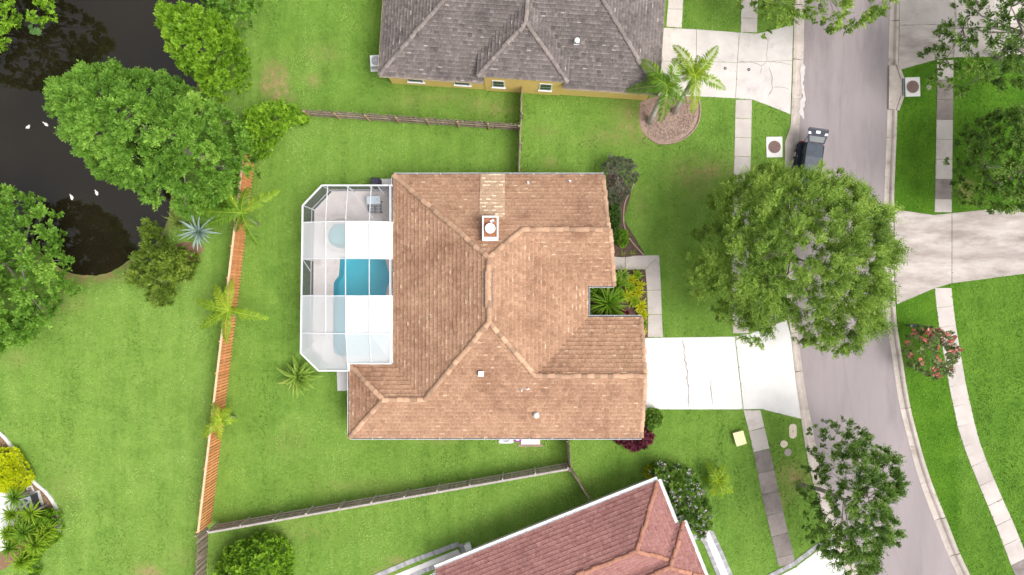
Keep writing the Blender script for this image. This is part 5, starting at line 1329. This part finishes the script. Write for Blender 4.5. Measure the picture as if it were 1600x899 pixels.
palm('yellowish palm over the middle of the orange fence', (368,494), (358,485), 2.9, [(306,470,.4),(312,514,.7),(364,436,.3),(420,498,.6),(355,538,.6),(336,444,.5)], L['palm_yellow'], 44, .1, 'palms along the orange fence', .58)
palm('small palm over the orange fence near the long grey fence', (367,652), (347,655), 2.5, [(334,628,.3),(316,684,.4),(362,636,.3),(372,656,.5),(345,690,.7),(326,655,.4)], L['palm_yellow'], 45, .1, 'palms along the orange fence', .5)
palm('small feathery palm on the lawn beside the flowering shrub', (1118,752), (1121,750), 1.1, [(1104,722,.1),(1098,748,.2),(1132,726,.2),(1146,770,.2),(1112,775,.2),(1142,745,.2),(1128,778,.2)], L['palm_yellow'], 46, .09, None, .55, rise=.8)

def blade_mesh(Lf, w, bendz, curl, mat, seg=6, fold=.25):
    b = MB()
    for k in range(seg+1):
        s = k/seg; ww = w*(1-.98*s**1.8)*(.55+.9*min(s*3, .5)); x = Lf*s*math.cos(curl*s*.5); z = bendz*math.sin(min(1, s*1.1)*math.pi*.6)-curl*Lf*.35*s*s
        b.v += [(x, -ww/2, z+ww*fold), (x, 0, z), (x, ww/2, z+ww*fold)]
    for k in range(seg):
        i = 3*k; b.f += [(i, i+3, i+4, i+1), (i+1, i+4, i+5, i+2)]
    b.a = [.25+.5*(k//2)/seg for k in range(2*seg)]; return mesh_of(b, 'leaf', mat)
def rosette(name, label, cat, px, py, z, n, Lf, w, mat, seed, group=None, lo=.05, hi=1.2, curl=.5, scale_in=.75):
    rng = np.random.default_rng(seed); c = P(px, py, z); t = thing(name, label, cat, (c.x, c.y, 0), group)
    kinds = [blade_mesh(Lf*s, w*s2, .15*Lf, curl*s, mat) for s, s2 in ((1,1),(.9,1.05),(.8,.95))]
    for i in range(n):
        f = i/n; a = i*2.39996+rng.normal(0,.15); el = lo+(hi-lo)*f**1.3; s = (1-(1-scale_in)*f)*rng.uniform(.85,1.1)
        q = (Matrix.Rotation(a, 4, 'Z') @ Matrix.Rotation(-el, 4, 'Y') @ Matrix.Rotation(rng.normal(0,.2), 4, 'X')).to_quaternion()
        shared('leaf', kinds[i % 3], t, (c.x, c.y, max(.03, z*.7)), q, (s, s, s))
    m = MB(); m.tube([(c.x, c.y, -.05), (c.x, c.y, max(.08, z*.75))], [.09+w*.3, .05+w*.2], 8); m.build('stem', M['bark'], t); return t
rosette('agave', 'large silver blue agave beside the pond on a dirt patch', 'agave', 311, 362, .5, 30, 2.0, .26, L['agave'], 51, curl=.35)
rosette('yucca', 'green and yellow spiky yucca at the pond edge beside the agave', 'yucca', 279, 348, .5, 34, 1.5, .12, L['yucca'], 52, curl=.25)
rosette('banana_plant', 'leafy variegated plant on the lawn outside the pool cage corner', 'plant', 466, 590, .7, 36, 2.0, .5, L['broad_strap'], 53, lo=.1, hi=1.3, curl=.8)
rosette('sago_palm', 'big green sago palm in the courtyard bed beside the steel gutter', 'palm', 950, 474, 1.3, 90, 2.05, .16, L['palm'], 54, lo=.0, hi=1.3, curl=.7)
rosette('lily_plant', 'green strappy plant in the courtyard bed beside the front walk', 'plant', 964, 446, .6, 60, 1.35, .15, L['palm'], 55, curl=.6)
for i, (x, y, s) in enumerate(((985,438,.7),(996,430,.55),(980,462,.75),(997,458,.65),(990,470,.75),(1001,478,.7),(1004,492,.6),(1006,505,.5),(1000,446,.6),(1006,518,.35),(985,450,.6))):
    rosette('croton', 'yellow and green leaved croton in the courtyard bed along the front walk', 'plant', x, y, .45, 34, s*1.1, .16, L['yellow'] if i % 3 != 1 else L['palm_yellow'], 60+i, 'yellow crotons along the front walk', curl=.5)
for i, (x, y, s_, lb) in enumerate(((932,458,1.1,'broad green plant in the courtyard bed under the east eave'), (930,492,1.0,'green plant in the courtyard bed corner by the steel gutter'), (968,464,.9,'fresh green plant between the sago palm and the crotons'), (974,430,.9,'green plant at the top of the courtyard bed by the walk'), (962,490,.8,'low green plant at the foot of the sago palm by the garage eave'))):
    rosette('garden_plant', lb, 'plant', x, y, .6, 44, s_, .2, L['broad_strap'] if i % 2 else L['palm'], 120+i, curl=.6)
rosette('cordyline', 'dark red leaved plant in the courtyard bed beside the garage roof', 'plant', 979, 489, .4, 26, .6, .09, L['red'], 75)
for i, (x, y) in enumerate(((973,396),(988,396))):
    rosette('seedling', 'tiny pale green plant in the dark bed above the front walk', 'plant', x, y, .1, 9, .36, .08, L['yucca'], 77+i, 'tiny plants in the front bed', hi=.6)
# yucca cluster in the curved garden
for i, (x, y, z, s) in enumerate(((14,782,2.2,1.0),(38,806,2.4,1.0),(10,808,2.0,1.0),(26,838,2.6,1.15),(58,842,2.2,.9),(44,858,2.8,1.1),(5,862,2.4,1.0),(22,884,2.6,1.1),(68,832,1.8,.9),(30,820,2.0,.9),(14,852,1.8,.9),(34,872,2.0,1.0),(52,822,1.6,.7),(18,830,1.6,.8),(3,838,2.2,.9))):
    t = rosette('yucca', 'spiky green yucca head in the curved garden beside the air conditioner', 'yucca', x, y, z, 46, s*1.2, .15, L['palm_yellow'] if i % 3 else L['palm'], 80+i, 'yuccas in the curved garden', lo=-.3, hi=1.3, curl=.5)

# ------------------------------------------------------------------ beds, border, lily pads
def bed(name, px, mat, z=.012):
    poly = smooth_line([P2(*p) for p in px]+[P2(*px[0])], 5)[:-1]; b = MB(); c = np.mean(poly, 0); n = len(poly)
    b.v = [(*p, .004) for p in poly]+[tuple(np.r_[c+(np.array(p)-c)*.9, z+.03]) for p in poly]+[(c[0], c[1], z+.05)]
    for i in range(n): j = (i+1) % n; b.f += [(i, j, n+j, n+i), (n+i, n+j, 2*n)]
    b.a = [.5]*len(b.f); return tag(b.build(name, M[mat], smooth=True), kind='structure')
bed('mulch_bed', [(1000,160),(1020,152),(1050,152),(1088,152),(1093,172),(1088,195),(1075,212),(1055,222),(1030,224),(1012,214),(1000,195)], 'mulch')
bed('soil_bed', [(945,300),(955,262),(985,300),(978,320),(974,345),(980,368),(992,382),(1006,400),(950,399)], 'soil')
bed('courtyard_bed', [(905,424),(925,420),(960,422),(1007,422),(1010,460),(1012,527),(1004,528),(960,520),(905,520)], 'soil', .03)
bed('dirt_patch', [(270,385),(290,378),(318,385),(312,400),(302,418),(290,415),(280,400)], 'mud')
bed('gravel_bed', [(-20,672),(5,680),(22,700),(40,728),(56,752),(75,770),(88,790),(94,812),(92,835),(80,855),(40,870),(-20,880)], 'mud', .01)
def chips(bed_name, px, n, size, mat, seed):
    rng = np.random.default_rng(seed); poly = [P2(*p) for p in px]; po = np.array(poly); lo, hi = po.min(0), po.max(0)
    p = lo+(hi-lo)*rng.random((n*2,2)); p = p[in_poly(poly, p[:,0], p[:,1])][:n]; k = len(p)
    pos = np.column_stack([p, np.full(k, .045)+rng.random(k)*.02]); d = rng.normal(0,1,(k,3)); d[:,2] *= .25
    o = leaves(pos, d, size, rng.random(k), 'wood_chips', mat, None, None, rng, .4, .2); return tag(o, 'loose bark chips lying over the %s' % bed_name, 'bark chips', kind='stuff')
chips('palm mulch ring', [(1004,165),(1025,156),(1085,156),(1089,175),(1083,195),(1070,210),(1050,218),(1030,220),(1014,210),(1004,192)], 5000, .12,
      leaf_mat('chip', (.2,.12,.09), (.40,.29,.24), (.58,.47,.41), .05), 91)
chips('curved gravel garden', [(0,684),(20,706),(40,735),(56,758),(74,775),(86,795),(88,812),(60,800),(40,780),(20,770),(0,760)], 2500, .1, leaf_mat('pebble', (.25,.16,.1), (.45,.32,.22), (.62,.5,.38), .05), 92)
# edging stones
def border(name, label, line, mat, w=.2, step=.6, h=.13, cat='border'):
    l = np.array(smooth_line([P2(*p) for p in line], 6)); d = np.r_[0, np.cumsum(np.hypot(*np.diff(l, axis=0).T))]
    t = thing(name, label, cat, (*l[len(l)//2], 0)); s = 0
    while s < d[-1]-.15:
        e = min(s+step, d[-1]); a = Vector((np.interp(s,d,l[:,0]), np.interp(s,d,l[:,1]), .06)); b_ = Vector((np.interp(e,d,l[:,0]), np.interp(e,d,l[:,1]), .06)); u = (b_-a).normalized()
        m = MB(); m.bar(a+u*.008, b_-u*.008, w, h+random.uniform(-.01,.01)); m.build('edging_stone', M[mat], t); s = e
    return t
border('garden_border', 'pale concrete edging curving round the left garden', [(-15,668),(0,676),(12,688),(25,708),(42,738),(56,755),(72,768),(86,788),(93,810),(94,828),(90,840)], 'concrete_white', .24)
border('garden_border', 'thin dark edging along the curved front bed', [(992,285),(984,300),(976,318),(974,345),(979,366),(992,384),(1006,399)], 'mulch', .1, .5, .1)
border('garden_border', 'thin brown edging round the palm mulch ring', [(1092,155),(1094,175),(1089,196),(1075,213),(1055,223),(1030,225),(1012,215)], 'mulch', .1, .5, .1)
for i, (x, y, s) in enumerate(((54,32,.34),(58,50,.36),(52,49,.28),(60,29,.26),(48,42,.2))):
    rng = np.random.default_rng(i); c = P(x, y, ZW); t = thing('lily_plant', 'small clump of lily leaves floating on the dark pond', 'plant', (c.x, c.y, ZW), 'lily leaves on the pond')
    for k in range(4):
        a = k*1.57+rng.random(); b = MB(); cc = c+Vector((math.cos(a), math.sin(a), 0))*s*.6; n = 10
        b.v = [tuple(cc+Vector((0,0,.02)))]+[tuple(cc+Vector((math.cos(q)*s*.6, math.sin(q)*s*.5, .03+.02*math.sin(3*q)))) for q in np.linspace(a+.3, a+2*math.pi-.3, n)]
        b.f = [(0, j, j+1) for j in range(1, n)]; b.a = [.3+.4*rng.random()]*len(b.f); b.build('leaf', L['lily'], t)
# ducks on the pond: one body mesh each
wm_, nt_, bs_ = new_mat('white_feather'); bs_.inputs['Base Color'].default_value = (.8,.79,.76,1); bs_.inputs['Roughness'].default_value = .8
for x, y, rot, lb in ((45,199,.5,'white duck swimming under the spreading tree tip'), (73,195,2.4,'cream duck beside the white one under the spreading tree'),
                      (113,309,1.7,'cream duck swimming at the edge of the tree reflection'), (152,302,1.75,'white duck alone on the bright open water')):
    c = P(x, y, ZW); t = thing('duck', lb, 'duck', (c.x, c.y, ZW)); R = Matrix.Rotation(rot, 3, 'Z')
    def dk(p): return c+R@Vector(p)*.7
    b = MB(); b.tube([dk(p) for p in ((-.30,0,.12),(-.22,0,.10),(-.08,0,.09),(.08,0,.09),(.17,0,.12),(.20,0,.20),(.21,0,.27),(.25,0,.31),(.31,0,.30),(.35,0,.29))], [.012,.06,.115,.115,.075,.045,.04,.052,.04,.012], 10)
    b.build('body', wm_, t, True)
    b = MB(); b.tube([dk((.33,0,.295)), dk((.41,0,.28))], [.025,.012], 6); b.build('bill', M['fence_orange'], t)
    for s in (-1,1):
        b = MB(); b.add([dk((.10,s*.09,.15)), dk((-.05,s*.125,.17)), dk((-.24,s*.05,.16)), dk((-.08,s*.08,.2))], [(0,1,2,3)]); b.build('wing', wm_, t)

# ------------------------------------------------------------------ parked car, tailgate raised
def car():
    rear = P(1277, 225, 1.6); yaw = math.radians(-8)
    t = thing('car', 'dark blue car parked under the oak with its tailgate raised', 'car', (0,0,0))
    f = Vector((math.sin(yaw)*1.0, -math.cos(yaw), 0)); Lc = 4.5
    ctr = Vector((rear.x, rear.y, 0))+f*(Lc/2-.25); t.location = (ctr.x-.1, ctr.y, ZR+.02); t.rotation_euler = (0,0,math.atan2(f.y, f.x))
    paint, nt, b_ = new_mat('dark_blue_paint'); b_.inputs['Base Color'].default_value = (.016,.02,.04,1); b_.inputs['Roughness'].default_value = .35; b_.inputs['Specular IOR Level'].default_value = .2
    glass = M['glass']; W = .92
    def loft(secs, name, mat, parent=t):
        b = MB(); n = len(secs[0])
        for s in secs: b.v += s
        for i in range(len(secs)-1):
            for k in range(n): k2 = (k+1) % n; b.f.append((i*n+k, (i+1)*n+k, (i+1)*n+k2, i*n+k2))
        b.f.append(tuple(range(n))); b.f.append(tuple((len(secs)-1)*n+k for k in range(n))[::-1]); b.a = [.5]*len(b.f)
        return b.build(name, mat, parent, local=True)
    def sec(x, w, z0, z1, r=.12): return [(x,-w,z0+r*.6),(x,-w+r*.4,z0),(x,w-r*.4,z0),(x,w,z0+r*.6),(x,w,z1-r),(x,w-r,z1),(x,-w+r,z1),(x,-w,z1-r)]
    loft([sec(-2.25,.82,.35,.85), sec(-2.15,.9,.27,.98), sec(-1.2,W,.22,1.02), sec(.6,W,.22,1.0), sec(1.0,W,.22,.98), sec(1.9,.88,.25,.86), sec(2.2,.78,.32,.7)], 'body', paint)
    loft([sec(-2.0,.68,1.0,1.5,.1), sec(-1.75,.7,1.0,1.62,.1), sec(-.6,.72,1.0,1.68,.1), sec(.35,.7,1.0,1.64,.1), sec(1.05,.66,.98,1.02,.02)], 'cabin', glass)
    rf = loft([sec(-2.02,.62,1.6,1.66,.02), sec(-1.0,.66,1.66,1.72,.02), sec(.3,.63,1.62,1.68,.02)], 'roof', pmat('grey_blue_roof', (.04,.05,.07), (.07,.085,.11), 3, .35, .35))
    for s in (-1, 1):
        b = MB(); b.bar((-1.9,s*.64,1.7), (.2,s*.64,1.72), .04, .05); b.build('roof_rail', M['dark_metal'], t, local=True)
        b = MB(); b.bar((1.0,s*.69,1.0), (.35,s*.68,1.64), .06, .06); b.build('pillar', paint, t, local=True)
        b = MB(); b.bar((-.55,s*.73,1.0), (-.55,s*.7,1.62), .07, .05); b.build('pillar', paint, t, local=True)
        b = MB(); b.box((.75,s*1.02,1.05), (.14,.2,.14)); b.build('mirror', paint, t, local=True)
        b = MB(); b.box((2.1,s*.66,.66), (.2,.3,.14), -s*.3); b.build('headlight', M['white_metal'], t, local=True)
        b = MB(); b.box((-2.22,s*.74,.8), (.1,.2,.3)); b.build('tail_light', pmat('tail_lamp_red', (.3,.01,.01), (.35,.02,.02), 3, .2, .5), t, local=True)
        for x0, x1 in ((-1.25,-.1), (-.05,.95)):
            b = MB(); b.box(((x0+x1)/2,s*(W+.004),.66), (x1-x0-.03,.02,.6)); d = b.build('door', paint, t, local=True)
            b = MB(); b.box((x0+.15,s*(W+.03),.85), (.16,.03,.035)); h = b.build('handle', M['steel'], d, local=True)
        for x in (-1.35, 1.38):
            b = MB(); b.v = []; b.tube([(x,s*.7,.34), (x,s*.94,.34)], .34, 20); w = b.build('wheel', pmat('tyre', (.02,.02,.02), (.035,.035,.035), 6, .9, .1), t, local=True)
            b = MB(); b.tube([(x,s*.9,.34), (x,s*.955,.34)], [.22,.2], 14); b.build('rim', M['steel'], w, local=True)
    # raised tailgate: outer skin faces up, window half next to the roof
    gate = MB(); g0 = Vector((-2.05,0,1.66)); d = Vector((-1,0,.12)).normalized(); up = Vector((d.z,0,-d.x))
    def gp(a, y, h=0): return tuple(g0+d*a+Vector((0,y,0))+up*h)
    outl = [(0,-.62),(.55,-.74),(1.0,-.78),(1.12,-.7),(1.12,.7),(1.0,.78),(.55,.74),(0,.62)]
    n = len(outl); gate.add([gp(a,y,0) for a, y in outl]+[gp(a,y,.07) for a, y in outl], [tuple(range(n))[::-1], tuple(range(n,2*n))]+[(i,(i+1)%n,n+(i+1)%n,n+i) for i in range(n)])
    gt = gate.build('tailgate', paint, t, local=True)
    b = MB(); b.add([gp(.08,-.52,.078), gp(.5,-.6,.078), gp(.5,.6,.078), gp(.08,.52,.078)], [(0,1,2,3)]); b.build('rear_window', glass, gt, local=True)
    b = MB(); q = [gp(.72,-.16,.08), gp(.92,-.16,.08), gp(.92,.16,.08), gp(.72,.16,.08)]; b.add(q, [(0,1,2,3)]); b.build('number_plate', M['white_metal'], gt, local=True)
    for s in (-1, 1):
        b = MB(); b.add([gp(.62,s*.5,.08), gp(.62,s*.72,.08), gp(.8,s*.74,.08), gp(.8,s*.56,.08)], [(0,1,2,3)]); b.build('lamp', M['steel'], gt, local=True)
        b = MB(); b.bar((-2.15,s*.7,1.0), gp(.5,s*.68,-.02), .03, .03); b.build('gas_strut', M['dark_metal'], gt, local=True)
    b = MB(); b.add([gp(1.0,-.7,.078), gp(1.1,-.66,.078), gp(1.1,.66,.078), gp(1.0,.7,.078)], [(0,1,2,3)]); b.build('gate_trim', M['dark_metal'], gt, local=True)
    b = MB(); b.box((-2.28,0,.45), (.12,1.6,.24)); b.build('bumper', M['dark_metal'], t, local=True)
    b = MB(); b.box((2.2,0,.45), (.12,1.5,.24)); b.build('bumper', M['dark_metal'], t, local=True)
car()

# ------------------------------------------------------------------ grass blades over the lawns
def grass():
    rng = np.random.default_rng(99); n = 420000
    x = rng.uniform(-41, 41, n); y = rng.uniform(-23.5, 23.5, n); keep = np.ones(n, bool)
    blocks = PAVED+[wk_out+ek_out[::-1], deck_poly, [tuple(p) for p in np.array(deck_poly)]]
    blocks += [[(xW+.5,yN-.5),(xg-.5,yN-.5),(xg-.5,yWS+.5),(xE-.4,yWS+.5),(xE-.4,yGN-.5),(xr-.5,yGN-.5),(xr-.5,yS+.5),(xSW+.5,yS+.5),(xSW+.5,ySN-.5),(xW+.5,ySN-.5)]]
    blocks += [[Y2(.4,.3),Y2(Ly-.4,.3),Y2(Ly-.4,D),Y2(.4,D)], [R2(.5,.5),R2(Lr,.5),R2(Lr,DA),R2(-.2,DA)]]
    for o in ('mulch_bed','soil_bed','courtyard_bed','dirt_patch','gravel_bed'):
        me = bpy.data.objects[o].data; k = (len(me.vertices)-1)//2; blocks.append([(v.co.x, v.co.y) for v in me.vertices[:k]])
    for b in blocks:
        a = np.array(b); m = keep & (x > a[:,0].min()) & (x < a[:,0].max()) & (y > a[:,1].min()) & (y < a[:,1].max()); i = np.nonzero(m)[0]
        if len(i): keep[i[in_poly(b, x[i], y[i])]] = False
    ins = in_poly(pond_poly, x, y); d = edge_dist(pond_poly, x, y); keep &= ~ins & (d > .5)
    px = x*FPX/CAMH+CX; py = CY-y*FPX/CAMH; lush, dry = plot_care(px, py); keep &= rng.random(n) > np.clip(dry, 0, .9)
    x, y, lush, d = x[keep], y[keep], lush[keep], d[keep]; n = len(x)
    z = np.where(d < 1.7, ZW*np.clip(1-d/1.7, 0, 1)**1.6, 0)
    p = np.column_stack([x, y, z]); a = rng.uniform(0, 2*math.pi, n); el = rng.uniform(.1, .8, n); l = rng.uniform(.06, .15, n)[:,None]
    dr = np.column_stack([np.cos(a)*np.cos(el), np.sin(a)*np.cos(el), np.sin(el)]); sd = np.column_stack([-np.sin(a), np.cos(a), np.zeros(n)])*l*rng.uniform(.16,.34,n)[:,None]
    v = np.stack([p-sd*.5, p+dr*l*.6-sd, p+dr*l, p+dr*l*.6+sd], 1).reshape(-1,3)
    m, nt, b = new_mat('grass_blade'); at = nt.nodes.new('ShaderNodeAttribute'); at.attribute_name = 'var'
    at2 = nt.nodes.new('ShaderNodeAttribute'); at2.attribute_name = 'lush'
    ad = nt.nodes.new('ShaderNodeMath'); nt.links.new(at.outputs['Fac'], ad.inputs[0])
    nt.links.new(mrange(nt, pos_noise(nt, .45, 6, .72, None, 1), .32, .68, -.42, .42), ad.inputs[1])
    ad2 = nt.nodes.new('ShaderNodeMath'); nt.links.new(ad.outputs[0], ad2.inputs[0]); nt.links.new(mrange(nt, pos_noise(nt, 1.0, 4, .65, (1,.07,1), 4), .32, .68, -.5, .5), ad2.inputs[1]); ad = ad2
    ad3 = nt.nodes.new('ShaderNodeMath'); nt.links.new(ad.outputs[0], ad3.inputs[0]); nt.links.new(mrange(nt, pos_noise(nt, .11, 4, .6, None, 9), .34, .66, -.38, .38), ad3.inputs[1]); ad = ad3
    c1 = ramp(nt, ad.outputs[0], [(0, (.10,.20,.026)), (.5, (.188,.335,.055)), (1, (.275,.42,.095))]); c2 = ramp(nt, ad.outputs[0], [(0, (.045,.13,.007)), (.5, (.08,.20,.012)), (1, (.13,.275,.022))])
    nt.links.new(mixc(nt, at2.outputs['Fac'], c1, c2), b.inputs['Base Color']); b.inputs['Roughness'].default_value = .8; b.inputs['Specular IOR Level'].default_value = .15
    o = np_mesh('grass', v, 4, np.clip(rng.normal(.5, .06, n), 0, 1), m); al = o.data.attributes.new('lush', 'FLOAT', 'FACE'); al.data.foreach_set('value', lush.astype(np.float32))
    tag(o, 'short green grass covering the lawns', 'grass', kind='stuff')
grass()
